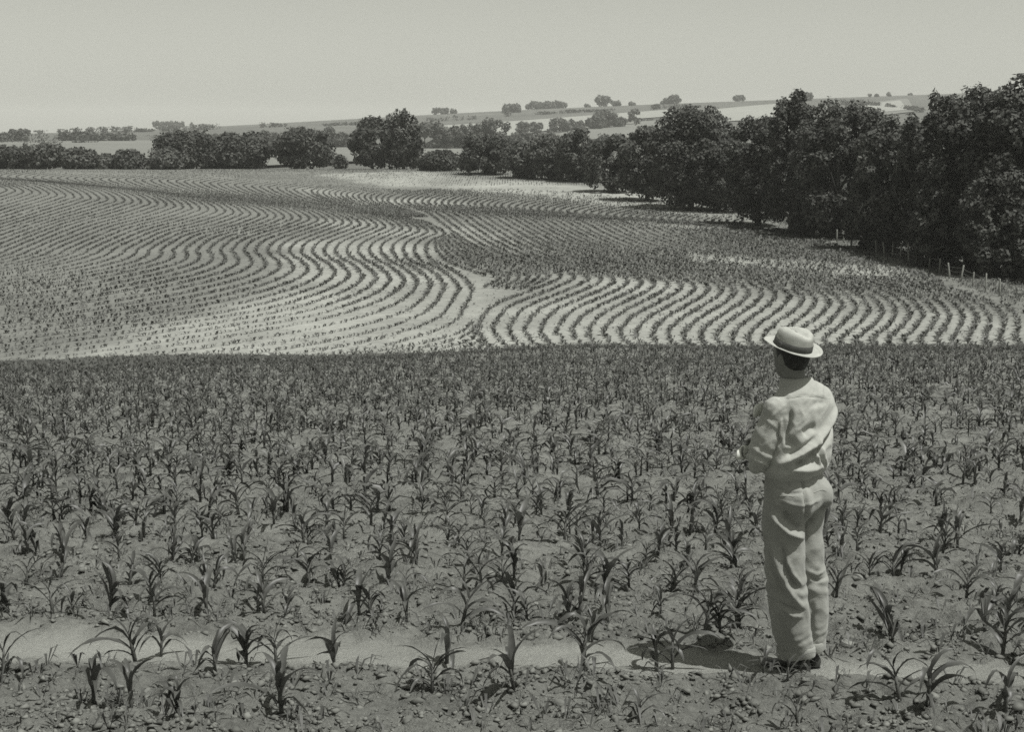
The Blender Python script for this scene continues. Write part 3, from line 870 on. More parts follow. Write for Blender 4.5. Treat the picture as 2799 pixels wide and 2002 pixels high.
# grass: margin along fence and wood, brow of the near slope on the left, hollow between the slopes
gp = []
n = 13000
Yg = rng.uniform(85, 300, n); Xg = fence_x(Yg) + rng.normal(0.2, 1.5, n)
gp.append(np.stack([Xg, Yg, H(Xg, Yg) - 0.03], 1))
n = 15000
Xg = rng.uniform(-30, -2, n); Yg = rng.uniform(47, 66, n)
edge = np.interp(Xg, [-26, -18, -12, -7, -3], [49, 50.5, 53, 57, 63.5])
k = Yg > edge + rng.normal(0, 0.4, n)
gp.append(np.stack([Xg, Yg, Hf(Xg, Yg)], 1)[k])
n = 7000
Xg = rng.uniform(-32, 32, n); Yg = rng.uniform(62.5, 70, n)
gp.append(np.stack([Xg, Yg, H(Xg, Yg)], 1))
# dark grassy patch at the upper right corner of the field
Xq, Yq, Zq = at([1760, 1850, 2030, 2060, 1900], [500, 503, 548, 565, 530], 79)
for a in range(len(Xq)):
    n = 1200
    Xg = Xq[a] + rng.normal(0, 2.2, n); Yg = Yq[a] + rng.normal(0, 4.0, n)
    k = Xg > fence_x(Yg) - 9
    gp.append(np.stack([Xg, Yg, H(Xg, Yg)], 1)[k])
P = np.concatenate(gp)
V, F = blades(rng, P, rng.uniform(0.16, 0.36, len(P)), 3, 0.7, 0.22)
tag(obj('grass', mesh_data('grass', V, F, M_grass)), 'rough grass along the fence line and the brow of the near slope', 'grass', kind='stuff')

# ------------------------------------------------------------------ near slope: corn plants
def leaf_ribbon(rng, p0, az, L, e0, e1, wmax, nseg=7, twist=0.0, wind=0.0):
    """arching corn leaf with a folded midrib; returns V, F"""
    s = np.linspace(0, 1, nseg + 1)
    el = e0 + (e1 - e0) * s ** 1.35
    if rng.random() < 0.35:
        ks = rng.uniform(0.35, 0.7)
        el = el - rng.uniform(0.5, 1.3) * sstep(ks - 0.08, ks + 0.08, s)
    dl = L / nseg
    pos = [np.array(p0, float)]
    dirs = []
    for i in range(nseg + 1):
        a = az + twist * s[i]
        d = np.array([math.cos(a) * math.cos(el[i]), math.sin(a) * math.cos(el[i]), math.sin(el[i])])
        d[0] -= wind * s[i]
        d /= np.linalg.norm(d)
        dirs.append(d)
        if i: pos.append(pos[-1] + d * dl)
    wv = wmax * np.interp(s, [0, .12, .35, .7, .9, 1], [.45, .75, 1, .72, .32, .02])
    V = []
    for i in range(nseg + 1):
        d = dirs[i]
        side = np.cross(d, (0, 0, 1.0)); nn = np.linalg.norm(side)
        side = side / nn if nn > 1e-4 else np.array([1.0, 0, 0])
        roll = twist * 1.3 * s[i]
        up = np.cross(side, d)
        side2 = side * math.cos(roll) + up * math.sin(roll)
        up2 = np.cross(side2, d)
        ed = up2 * wv[i] * 0.28 * (1 - 0.5 * s[i])
        rip = 0.12 * wv[i] * math.sin(i * 2.1 + az * 5)
        V += [pos[i] - side2 * wv[i] * .5 + ed + up2 * rip, pos[i], pos[i] + side2 * wv[i] * .5 + ed - up2 * rip]
    F = []
    for i in range(nseg):
        a = i * 3
        F += [(a, a + 1, a + 4, a + 3), (a + 1, a + 2, a + 5, a + 4)]
    return np.array(V), np.array(F)

def corn_parts(rng, h, nleaf, nseg=7, droop=1.0, wscale=1.0):
    az0 = rng.uniform(0, 2 * np.pi)
    lean = rng.normal(0, 0.05, 2)
    sh = h * 0.5
    st = [(0, 0, -0.04), (lean[0] * sh * .5, lean[1] * sh * .5, sh * .5), (lean[0] * sh, lean[1] * sh, sh)]
    stalk = tube_tri(st, [0.013 * wscale, 0.011 * wscale, 0.005 * wscale], 6 if nseg > 4 else 4)
    leaves = []
    for i in range(nleaf):
        t = (i + 0.6) / nleaf
        z0 = sh * (0.12 + 0.86 * t)
        az = az0 + i * math.pi + rng.normal(0, 0.35)
        L = h * rng.uniform(0.42, 0.78) * (0.65 + 0.75 * math.sin(math.pi * min(0.92, 0.2 + 0.75 * t)))
        e0 = math.radians(rng.uniform(48, 66) + 22 * t)
        e1 = math.radians(rng.uniform(-80, -15) * droop + 55 * max(0, t - 0.55) * 2 * rng.uniform(0.4, 1.2))
        p0 = (lean[0] * z0, lean[1] * z0, z0)
        leaves.append(leaf_ribbon(rng, p0, az, L, e0, e1, rng.uniform(0.024, 0.046) * wscale * (0.7 + 0.5 * math.sin(math.pi * t)), nseg,
                                  rng.normal(0, 0.45), rng.uniform(0, 0.35)))
    return stalk, leaves

VARIANTS = []
for v in range(24):
    r_ = np.random.default_rng(500 + v)
    stalk, leaves = corn_parts(r_, 0.40, int(r_.integers(5, 9)), 8, r_.uniform(0.1, 0.95))
    VARIANTS.append((mesh_data('corn_stalk', stalk[0], stalk[1], M_stalk, True), [mesh_data('corn_leaf', V, F, M_corn, True) for V, F in leaves]))
def place_corn(v, loc, rz, sc, label, group, tilt=(0, 0)):
    root = empty('corn_plant', loc)
    root.rotation_euler = (tilt[0], tilt[1], rz); root.scale = (sc, sc, sc)
    tag(root, label, 'corn plant', group)
    st, lv = VARIANTS[v]
    obj('stalk', st, root)
    for m in lv: obj('leaf', m, root)
    return root

MANX, MAND, MANZ = [float(a[0]) for a in at([2186], [1830])]
HEROES = [  # photo pixel of the stem foot, scale, label
    (255, 1930, 1.12, 'tall corn plant at the lower left, its long leaf arching left over the bare strip'),
    (372, 1822, 1.15, 'upright corn plant on the bare strip, third from the left edge'),
    (8, 1850, 1.0, 'corn plant cut by the left edge at the bare strip'),
    (440, 1795, 0.85, 'thin single-stemmed corn plant behind the bare strip on the left'),
    (590, 1845, 0.8, 'small leaning corn plant in the bare strip on the left'),
    (672, 1822, 1.05, 'forked corn plant on the bare strip left of the middle'),
    (755, 1815, 0.95, 'short dark corn plant beside the forked one on the bare strip'),
    (915, 1830, 0.95, 'drooping corn plant with bent leaves on the bare strip'),
    (770, 1965, 1.2, 'large corn plant with a broad bent leaf at the bottom edge'),
    (478, 1975, 0.85, 'corn plant with one flat leaf pointing left at the bottom edge'),
    (360, 1960, 0.9, 'low spreading corn plant at the bottom left'),
    (1180, 1885, 0.95, 'dark tangled corn plant in the lower middle'),
    (1222, 1812, 1.15, 'tall corn plant on the bare strip in the middle'),
    (1405, 1895, 1.05, 'corn plant with arched leaves reaching left below the bare strip'),
    (1592, 1835, 1.25, 'tallest feathery corn plant in the middle of the bare strip'),
    (1618, 1765, 0.85, 'very dark corn plant just behind the tallest feathery one'),
    (1795, 1838, 1.15, 'corn plant at the near tip of the man\'s shadow'),
    (1838, 1832, 1.05, 'corn plant right at the edge of the man\'s shadow'),
    (1925, 1758, 1.1, 'dark-leaved corn plant behind the man\'s shadow'),
    (1968, 1758, 0.95, 'corn plant behind the shadow, nearer the man'),
    (2085, 1862, 0.62, 'low corn plant in front of the man\'s left shoe'),
    (2152, 1878, 0.6, 'thin corn plant standing before the man\'s cuffs'),
    (2460, 1935, 1.05, 'broad corn plant at the lower right with leaves arching left'),
    (2535, 1945, 1.1, 'dark stemmed corn plant beside the broad one at the lower right'),
    (2738, 1795, 1.25, 'bent dark corn plant at the right edge of the bare strip'),
    (2748, 1960, 0.9, 'low arching corn plant in the bottom right corner'),
    (2180, 1985, 0.7, 'small corn plant at the bottom edge below the man'),
    (1745, 1985, 0.7, 'small corn plant at the bottom edge left of the man'),
    (2440, 1745, 1.2, 'leafy corn plant right of the man\'s legs above the bare strip'),
]
rng = np.random.default_rng(23)
taken = []
for i, (px, py, sc, lb) in enumerate(HEROES):
    X, Y, Z = at([px], [py])
    X, Y = float(X[0]), float(Y[0])
    place_corn(i % 24, (X, Y, float(Hf(X, Y)) - 0.01), rng.uniform(0, 6.28), sc * 0.82, lb, 'corn plants of the front rows', rng.normal(0, 0.08, 2))
    taken.append((X, Y))

cand = []
c0 = np.interp(0, _sx, _sy)
for r in range(0, 60):
    yr = c0 + 1.0 + r * 0.93
    if yr > 62.5: break
    half = 0.40 * yr + 1.2
    sp = 0.20 if yr < 22 else 0.22
    xs = np.arange(-half, half, sp) + rng.uniform(-0.2, 0.2)
    xs = xs + rng.normal(0, 0.10, len(xs))
    ys = yr + np.interp(xs, _sx, _sy) - c0 + 0.35 * np.sin(xs / 9 + r) * min(1, yr / 25) + rng.normal(0, 0.12, len(xs))
    keep = rng.random(len(xs)) > 0.08 + 0.35 * sstep(0.6, 0.85, vnoise(xs / 1.3, xs * 0 + yr, 0, 17)) * (yr < 25)
    for x, y in zip(xs[keep], ys[keep]):
        if y > 62.6: continue
        if x < -3 and y > np.interp(x, [-26, -18, -12, -7, -3], [49, 50.5, 53, 57, 63.5]): continue
        if any(abs(x - a) < 0.22 and abs(y - b) < 0.3 for a, b in taken): continue
        if -0.75 < x - MANX < 0.35 and abs(y - MAND) < 0.9: continue
        cand.append((x, y, r))
cand.sort(key=lambda p: p[1])
cz = Hf(np.array(cand)[:, 0], np.array(cand)[:, 1])
NIND = 300 - len(HEROES)
ORD = ['first', 'second', 'third', 'fourth', 'fifth', 'sixth', 'seventh', 'eighth', 'ninth', 'tenth', 'eleventh', 'twelfth', 'thirteenth', 'fourteenth']
def zone(x, y):
    p = W / 2 + x / y * FPX
    if p < 0 or p > W: return 'beside the picture edge'
    if p < 560: return 'at far left'
    if p < 1120: return 'left of the middle'
    if p < 1640: return 'right of the middle'
    if p < 2186: return 'close left of the man'
    return 'right of the man'
for i, (x, y, r) in enumerate(cand[:NIND]):
    z = float(cz[i])
    row_ = ORD[min(r, 13)]
    place_corn(int(rng.integers(0, 24)), (x, y, z - 0.01), rng.uniform(0, 6.28), rng.uniform(0.62, 1.02),
               'corn plant in the ' + row_ + ' row above the bare strip, ' + zone(x, y), 'corn plants of the ' + row_ + ' row above the bare strip', rng.normal(0, 0.10, 2))
# the rest of the near slope's corn: too many to be individuals
far_lib = [[], []]
for v in range(28):
    r_ = np.random.default_rng(700 + v)
    stalk, leaves = corn_parts(r_, 0.40, int(r_.integers(5, 8)), 3 if v < 14 else 2, r_.uniform(0.2, 1.3), 1.2 if v < 14 else 1.45)
    far_lib[v // 14].append(join_parts([stalk] + leaves))
Vs, Fs, o = [], [], 0
for i, (x, y, r) in enumerate(cand[NIND:]):
    V, F = far_lib[0 if y < 24 else 1][int(rng.integers(0, 14))]
    a = rng.uniform(0, 6.28); s = rng.uniform(0.65, 1.15)
    R = np.array([[math.cos(a), -math.sin(a), 0], [math.sin(a), math.cos(a), 0], [0, 0, 1]])
    Vs.append(V @ R.T * s + np.array([x, y, cz[NIND + i] - 0.01])); Fs.append(F + o); o += len(V)
rest = obj('corn_plants', mesh_data('corn_rest', np.concatenate(Vs), np.concatenate(Fs), M_corn, True))
tag(rest, 'dense young corn on the farther part of the near slope', 'corn', kind='stuff')
print('near corn', len(cand))

# weeds and seedlings among the corn
n = 5000
D_ = 6.0 * np.exp(rng.uniform(0, 1, n) ** 0.8 * math.log(40 / 6.0)); X_ = D_ * rng.uniform(-0.45, 0.45, n)
k = strip_mask(X_, D_) < 0.3
P = np.stack([X_, D_, Hf(X_, D_)], 1)[k]
V, F = blades(rng, P, rng.uniform(0.04, 0.13, len(P)), 4, 1.0, 0.13, 0.5)
tag(obj('weeds', mesh_data('weeds', V, F, M_weed)), 'small weeds and seedlings between the corn', 'weeds', kind='stuff')

# ------------------------------------------------------------------ clods and stones
t = (1 + 5 ** 0.5) / 2
ICO_V = unit(np.array([(-1, t, 0), (1, t, 0), (-1, -t, 0), (1, -t, 0), (0, -1, t), (0, 1, t), (0, -1, -t), (0, 1, -t), (t, 0, -1), (t, 0, 1), (-t, 0, -1), (-t, 0, 1)], float))
ICO_F = np.array([(0, 11, 5), (0, 5, 1), (0, 1, 7), (0, 7, 10), (0, 10, 11), (1, 5, 9), (5, 11, 4), (11, 10, 2), (10, 7, 6), (7, 1, 8), (3, 9, 4), (3, 4, 2), (3, 2, 6), (3, 6, 8), (3, 8, 9), (4, 9, 5), (2, 4, 11), (6, 2, 10), (8, 6, 7), (9, 8, 1)])
def ico2():
    V = list(map(tuple, ICO_V)); F = []; cache = {}
    def mid(a, b):
        k = (min(a, b), max(a, b))
        if k not in cache:
            m = np.array(V[a]) + np.array(V[b]); m /= np.linalg.norm(m); V.append(tuple(m)); cache[k] = len(V) - 1
        return cache[k]
    for a, b, c in ICO_F:
        x, y, z = mid(a, b), mid(b, c), mid(c, a)
        F += [(a, x, z), (b, y, x), (c, z, y), (x, y, z)]
    return np.array(V), np.array(F)
I2V, I2F = ico2()
n = 60000
D_ = 5.8 * np.exp(rng.uniform(0, 1, n) ** 1.1 * math.log(34 / 5.8)); X_ = D_ * rng.uniform(-0.46, 0.46, n)
clump = vnoise(X_ / 0.35, D_ / 0.35, 0, 91)
k = (strip_mask(X_, D_) < 0.25) & (rng.random(n) < 0.25 + 1.3 * sstep(0.35, 0.75, clump))
X_, D_ = X_[k], D_[k]; n = len(X_)
sz = np.exp(rng.normal(math.log(0.0082), 0.5, n)).clip(0.004, 0.021) * (1 + 0.012 * D_)
sc3 = np.stack([sz * rng.uniform(.8, 1.5, n), sz * rng.uniform(.8, 1.4, n), sz * rng.uniform(.4, .85, n)], 1)
jit = 1 + rng.normal(0, 0.30, (n, 6)).clip(-.6, .8)
OCT_V = np.array([(1, 0, 0), (-1, 0, 0), (0, 1, 0), (0, -1, 0), (0, 0, 1), (0, 0, -1.0)])
OCT_F = np.array([(0, 2, 4), (2, 1, 4), (1, 3, 4), (3, 0, 4), (2, 0, 5), (1, 2, 5), (3, 1, 5), (0, 3, 5)])
V = (OCT_V[None] * jit[..., None] + rng.normal(0, 0.22, (n, 6, 3))) * 1.15 * sc3[:, None, :]
a = rng.uniform(0, 6.28, n)
ca, sa = np.cos(a)[:, None], np.sin(a)[:, None]
V = np.stack([V[..., 0] * ca - V[..., 1] * sa, V[..., 0] * sa + V[..., 1] * ca, V[..., 2]], -1)
V = V + np.stack([X_, D_, Hf(X_, D_) + sc3[:, 2] * 0.4], 1)[:, None, :]
F = (OCT_F[None] + (np.arange(n) * 6)[:, None, None]).reshape(-1, 3)
tag(obj('soil_clods', mesh_data('soil_clods', V.reshape(-1, 3), F, M_crumb)), 'broken clods of dry soil over the near slope', 'clods', kind='stuff')
print('clods', n)

STONES = [(2312, 1768, 0.044, 'round pale stone beside the bare strip just right of the man\'s shoes'),
          (2345, 1590, 0.045, 'pale flat stone among the corn right of the man\'s knees'),
          (1345, 1580, 0.035, 'pale stone on the cloddy slope in the middle of the picture'),
          (640, 1875, 0.03, 'small white stone near the bottom edge on the left'),
          (1545, 1935, 0.03, 'small pale stone near the bottom edge in the middle'),
          (1460, 1655, 0.028, 'small pale stone left of the dark plant above the bare strip'),
          (1715, 1505, 0.035, 'pale flat stone halfway up the slope left of the man')]
for i, (px, py, s, lb) in enumerate(STONES):
    X, Y, Z = [float(a[0]) for a in at([px], [py])]
    r_ = np.random.default_rng(900 + i)
    V = I2V * (1 + 0.75 * (vnoise(I2V[:, 0] * 1.9 + i * 7, I2V[:, 1] * 1.6, I2V[:, 2] * 1.6, 5) - 0.5))[:, None] * np.array([1.2, 0.95, 0.62]) * s
    o = obj('stone', mesh_data('stone', V, I2F, M_stone, False), None, (X, Y, float(Hf(X, Y)) + s * 0.12))
    o.rotation_euler = (0, 0, r_.uniform(0, 6.28))
    tag(o, lb, 'stone', 'pale stones on the near slope')

# ------------------------------------------------------------------ the man
PSI = math.radians(38.0)                       # he faces away and to the left
FW = np.array([-math.sin(PSI), math.cos(PSI), 0.0]); RT = np.array([math.cos(PSI), math.sin(PSI), 0.0])
UPV = np.array([0, 0, 1.0])

def ring(c, a, b, n=36, p=2.2, fw=FW, rt=RT):
    th = np.linspace(0, 2 * np.pi, n, endpoint=False)
    ct, st = np.cos(th), np.sin(th)
    u = np.sign(ct) * np.abs(ct) ** (2 / p) * a; v = np.sign(st) * np.abs(st) ** (2 / p) * b
    return np.array(c, float) + u[:, None] * rt + v[:, None] * fw

def loft(rings):
    m = len(rings); n = len(rings[0])
    V = np.concatenate(list(rings) + [rings[0].mean(0)[None], rings[-1].mean(0)[None]])
    F = []
    for i in range(m - 1):
        for j in range(n):
            a, b = i * n + j, i * n + (j + 1) % n
            F += [(a, b, b + n), (a, b + n, a + n)]
    for j in range(n):
        F += [(m * n, (j + 1) % n, j), (m * n + 1, (m - 1) * n + j, (m - 1) * n + (j + 1) % n)]
    return V, np.array(F)

def rings_loft(rows, n=36, p=2.2, fw=FW, rt=RT):
    return loft([ring((x, y, z), a, b, n, p, fw, rt) for z, x, y, a, b in rows])

def ellipsoid(c, ra, rb, rc, fw=FW, rt=RT, nu=24, nv=14):
    rs = []
    for i in range(1, nv):
        ph = math.pi * i / nv - math.pi / 2
        rs.append(ring(np.array(c) + UPV * rc * math.sin(ph), ra * math.cos(ph), rb * math.cos(ph), nu, 2.0, fw, rt))
    return loft(rs)

def limb(path, radii, n=16, sub=6):
    P = catmull(np.array(path, float), sub)
    t = np.linspace(0, len(path) - 1, len(P))
    r = np.interp(t, np.arange(len(path)), radii)
    V, F = tube_tri(P, r, n)
    # rounded ends
    e = [ellipsoid(path[0], radii[0], radii[0], radii[0], nu=12, nv=8), ellipsoid(path[-1], radii[-1], radii[-1], radii[-1], nu=12, nv=8)]
    return [(V, F)] + e

def fuse(parts, voxel, smooth, fac=0.5):
    """grow overlapping shapes together into one continuous surface"""
    V, F = join_parts(parts)
    tmp = obj('tmp', mesh_data('tmp', V, F))
    md = tmp.modifiers.new('r', 'REMESH'); md.mode = 'VOXEL'; md.voxel_size = voxel; md.adaptivity = 0
    ms = tmp.modifiers.new('s', 'SMOOTH'); ms.factor = fac; ms.iterations = smooth
    bpy.context.view_layer.update()
    dg = bpy.context.evaluated_depsgraph_get()
    me = bpy.data.meshes.new_from_object(tmp.evaluated_get(dg))
    old = tmp.data
    bpy.data.objects.remove(tmp); bpy.data.meshes.remove(old)
    return me

def me_arrays(me):
    n = len(me.vertices)
    co = np.empty(n * 3, np.float32); me.vertices.foreach_get('co', co)
    no = np.empty(n * 3, np.float32); me.vertices.foreach_get('normal', no)
    return co.reshape(-1, 3).astype(float), no.reshape(-1, 3).astype(float)

def finish(me, mat, co=None):
    if co is not None:
        me.vertices.foreach_set('co', co.astype(np.float32).ravel())
    me.polygons.foreach_set('use_smooth', np.ones(len(me.polygons), bool))
    me.materials.clear(); me.materials.append(mat)
    me.update()
    return me

def crease(co, no, pts, width, amp, facing=0.25):
    """push cloth out (or in) along a line drawn on the side of the figure (x, height)"""
    pts = np.array(pts, float)
    best = np.full(len(co), 1e9); tt = np.zeros(len(co)); L = 0
    lens = np.hypot(*np.diff(pts, axis=0).T); tot = lens.sum()
    for i in range(len(pts) - 1):
        a, b = pts[i], pts[i + 1]; ab = b - a
        q = co[:, [0, 2]] - a
        t_ = np.clip((q @ ab) / (ab @ ab), 0, 1)
        d = np.hypot(*(q - t_[:, None] * ab).T)
        nb = d < best
        best = np.where(nb, d, best); tt = np.where(nb, (L + t_ * lens[i]) / tot, tt); L += lens[i]
    prof = np.exp(-(best / width) ** 2) * np.clip(np.sin(np.pi * (0.08 + 0.84 * tt)) * 1.5, 0, 1)
    f = sstep(facing, -0.2, no[:, 1])
    return prof * f * amp * 1.3

def px(p):
    return ((p[0] - 1773) * 0.0024, (1487 - p[1]) * 0.0024)

MZ = float(H(MANX, MAND))
man_loc = (MANX, MAND, MZ)

# ---- body: one continuous surface (head, neck, trunk, arms, hands, legs)
S_L, E_L, W_L = (-.138, -.09, 1.422), (-.222, -.055, 1.135), (-.02, .185, 1.195)
S_R, E_R, W_R = (.128, .11, 1.440), (.122, .20, 1.155), (-.13, .185, 1.165)
HF = math.radians(33); hfw = np.array([-math.sin(HF), math.cos(HF), 0]); hrt = np.array([math.cos(HF), math.sin(HF), 0])
HC = np.array([-.042, .018, 1.675])
body = []
body.append(rings_loft([(1.0, -.02, 0, .13, .09), (1.1, -.025, 0, .125, .085), (1.25, 0, 0, .145, .095), (1.4, .01, 0, .155, .095), (1.48, .005, 0, .13, .08), (1.53, -.01, 0, .085, .065)]))
body.append(rings_loft([(.84, -.02, 0, .13, .10), (.92, -.02, 0, .145, .115), (1.02, -.02, 0, .135, .095)]))
body += limb([(-.01, .0, 1.47), (-.028, .005, 1.56), (-.038, .012, 1.63)], [.064, .058, .060], 18)
body.append(ellipsoid(HC, .076, .098, .118, hfw, hrt, 30, 20))
body.append(ellipsoid(HC + hfw * .028 - UPV * .068, .056, .066, .055, hfw, hrt))              # jaw
body += limb([HC + hfw * .088 + UPV * .01, HC + hfw * .108 - UPV * .022, HC + hfw * .104 - UPV * .034], [.010, .014, .015], 10)   # nose
body.append(ellipsoid(HC + hfw * .083 - UPV * .066, .024, .012, .009, hfw, hrt))               # mouth
body.append(ellipsoid(HC + hfw * .078 - UPV * .096, .022, .018, .018, hfw, hrt))               # chin
body.append(ellipsoid(HC + hfw * .086 + UPV * .022, .048, .012, .010, hfw, hrt))               # brow
for s in (-1, 1):
    body.append(ellipsoid(HC + hrt * s * .078 - hfw * .008 - UPV * .012, .010, .019, .032, hfw, hrt))   # ears
    body.append(ellipsoid(HC + hrt * s * .032 + hfw * .085 + UPV * .004, .012, .010, .008, hfw, hrt))   # eyelids
body += limb([S_L, E_L], [.045, .038]); body += limb([E_L, W_L], [.038, .028])
body += limb([S_R, E_R], [.045, .038]); body += limb([E_R, W_R], [.038, .028])
for zz in ((-.075, -.05, .02, -.045), (.045, .055, .06, .055)):
    body += limb([(zz[0], zz[1], .9), ((zz[0] + zz[2]) / 2, (zz[1] + zz[3]) / 2, .48), (zz[2], zz[3], .09)], [.078, .052, .036])
# right hand, closed round the left elbow
pal = np.array([-.225, .085, 1.172])
body += limb([W_R, (-.175, .140, 1.168), tuple(pal)], [.027, .031, .033])
fd = np.array([-.78, -.62, 0.0]); fc = np.array([-.10, -.99, 0.0])
for q, (dz, ln) in enumerate(((.030, .92), (.011, 1.0), (-.008, .95), (-.026, .78))):
    b0 = pal + fd * .02 + UPV * dz
    b1 = b0 + fd * .048 * ln; b2 = b1 + (fd * .75 + fc * .5) * .030 * ln; b3 = b2 + fc * .026 * ln
    body += limb([b0, b1, b2, b3], [.0105, .0098, .0092, .008], 10, 4)
body += limb([pal + UPV * .022 - fd * .012, pal + UPV * .050 + fd * .012, pal + UPV * .056 + fd * .045], [.012, .0105, .009], 10, 4)
# left hand tucked against the right upper arm
pal = np.array([.055, .245, 1.215]); fd2 = np.array([.93, .30, .2])
body += limb([W_L, (.02, .222, 1.206), tuple(pal)], [.027, .030, .032])
for dz, ln in ((.028, .92), (.010, 1.0), (-.009, .95), (-.027, .78)):
    b0 = pal + fd2 * .02 + UPV * dz
    body += limb([b0, b0 + fd2 * .045 * ln, b0 + (fd2 + np.array([0, -.5, 0])) * .068 * ln], [.0105, .0098, .0082], 10, 4)
body += limb([pal + UPV * .022 - fd2 * .012, pal + UPV * .050 + fd2 * .012, pal + UPV * .055 + fd2 * .04], [.012, .0105, .009], 10, 4)
me = fuse(body, 0.0062, 3)
person = obj('person', finish(me, M_skin), None, man_loc)
person.rotation_euler = (0, -0.030, 0)
tag(person, 'man in straw hat, pale shirt and light trousers standing with folded arms, seen from behind', 'person')

# hair under the hat
V, F = join_parts([ellipsoid(HC - hfw * .014 + UPV * .016, .0795, .096, .114, hfw, hrt, 32, 20)])
V = V + unit(V - HC) * (0.003 * (vnoise(V[:, 0] * 70, V[:, 1] * 70, V[:, 2] * 25, 8) - 0.4))[:, None]
obj('hair', mesh_data('hair', V, F, M_hair, True), person)

# ---- trousers
tro = [rings_loft([(1.125, -.03, 0, .140, .105), (1.10, -.03, 0, .150, .112), (1.06, -.03, 0, .158, .120), (1.0, -.026, -.004, .172, .136), (.94, -.022, -.008, .178, .142),
                   (.89, -.02, -.008, .176, .140), (.85, -.02, 0, .160, .128), (.82, -.022, .005, .125, .105)])]
bk = -FW * .060
for s in (-1, 1):
    tro.append(ellipsoid(np.array([-.02, 0, .945]) + bk + RT * s * .078, .094, .098, .105))
tro.append(rings_loft([(.93, -.085, -.045, .098, .120), (.86, -.09, -.048, .100, .118), (.74, -.095, -.05, .094, .108), (.57, -.088, -.05, .090, .112), (.45, -.08, -.05, .088, .118),
                       (.33, -.066, -.05, .085, .115), (.21, -.048, -.05, .086, .113), (.14, -.032, -.047, .081, .104), (.098, -.026, -.045, .077, .097)], 36, 2.1))
tro.append(rings_loft([(.93, .045, .055, .098, .118), (.86, .04, .058, .094, .108), (.74, .032, .06, .086, .098), (.57, .040, .06, .084, .100), (.45, .056, .06, .084, .106),
                       (.33, .062, .06, .081, .102), (.21, .060, .06, .079, .099), (.14, .056, .06, .074, .092), (.098, .054, .058, .071, .088)], 36, 2.1))
me = fuse(tro, 0.0075, 4)
co, no = me_arrays(me)
d = 0.010 * (vnoise(co[:, 0] * 9 + co[:, 2] * 5, co[:, 1] * 9, co[:, 2] * 6, 41) - .5) * sstep(.06, .2, co[:, 2])
d += 0.007 * (vnoise(co[:, 0] * 26 + co[:, 2] * 12, co[:, 1] * 26, co[:, 2] * 16, 42) - .5)
n1 = vnoise(co[:, 0] * 10 + co[:, 2] * 4, co[:, 1] * 10, co[:, 2] * 9 - co[:, 0] * 8, 49)
d += 0.006 * np.clip(1 - np.abs(2 * n1 - 1) * 2.2, 0, 1) * sstep(1.02, .85, co[:, 2])
# creases gather above the shoes and behind the knees
d += 0.0018 * np.sin(co[:, 2] * 150 + 3 * np.sin(co[:, 0] * 22 + co[:, 1] * 17)) * np.exp(-((co[:, 2] - .20) / .05) ** 2)
d += 0.004 * np.sin(co[:, 2] * 95 + 30 * co[:, 0] + 4 * vnoise(co[:, 0] * 12, co[:, 1] * 12, co[:, 2] * 8, 43)) * np.exp(-((co[:, 2] - .47) / .07) ** 2)
for pts_, wd, am in [
    ([(1768, 1035), (1770, 1085), (1776, 1140)], .010, -.010),
    ([(1705, 1124), (1735, 1158), (1768, 1175)], .012, .016),
    ([(1722, 1112), (1748, 1142), (1772, 1156)], .018, -.022),
    ([(1782, 1148), (1800, 1134), (1826, 1112)], .020, -.024),
    ([(1705, 1187), (1718, 1240), (1740, 1290), (1764, 1322)], .013, .016),
    ([(1695, 1200), (1708, 1250), (1728, 1300)], .016, -.014),
    ([(1722, 1185), (1730, 1232), (1752, 1280)], .011, -.013),
    ([(1732, 1215), (1742, 1245), (1764, 1276)], .009, .009),
    ([(1722, 1318), (1750, 1330), (1768, 1334)], .009, -.009),
    ([(1726, 1330), (1748, 1345), (1766, 1346)], .009, .008),
    ([(1790, 1270), (1808, 1282), (1824, 1280)], .009, -.010),
    ([(1788, 1258), (1806, 1268), (1822, 1264)], .010, .008),
    ([(1720, 1350), (1728, 1390), (1738, 1420)], .014, -.010),
    ([(1708, 1060), (1735, 1072), (1765, 1070)], .008, -.006),
    ([(1720, 1088), (1760, 1098), (1810, 1094)], .007, .005),
    ([(1798, 1330), (1796, 1380), (1800, 1420)], .012, -.008)]:
    d += crease(co, no, [px(q) for q in pts_], wd, am)
trousers = obj('trousers', finish(me, M_trouser, co + no * d[:, None]), person)
def cuff(cx, cy, a, b):
    rs = [(.090, 0.002), (.087, .006), (.092, .0085), (.118, .0095), (.136, .009), (.141, .006), (.140, .001)]
    rg = []
    for z, o_ in rs:
        r0 = ring((cx, cy, z), a + o_, b + o_, 40, 2.1)
        th = np.linspace(0, 2 * np.pi, 40, endpoint=False)
        r0[:, 2] += .006 * np.sin(th * 2 + cx * 40) + .010 * ((r0 - np.array([cx, cy, z])) @ -FW) / b
        r0[:, :2] += ((.003 * np.sin(th * 5 + cx * 90))[:, None] * unit(r0 - np.array([cx, cy, z])))[:, :2]
        rg.append(r0)
    V, F = loft(rg)
    obj('cuff', mesh_data('cuff', V, F, M_trouser, True), trousers)
cuff(-.027, -.045, .079, .099)
cuff(.054, .058, .073, .090)

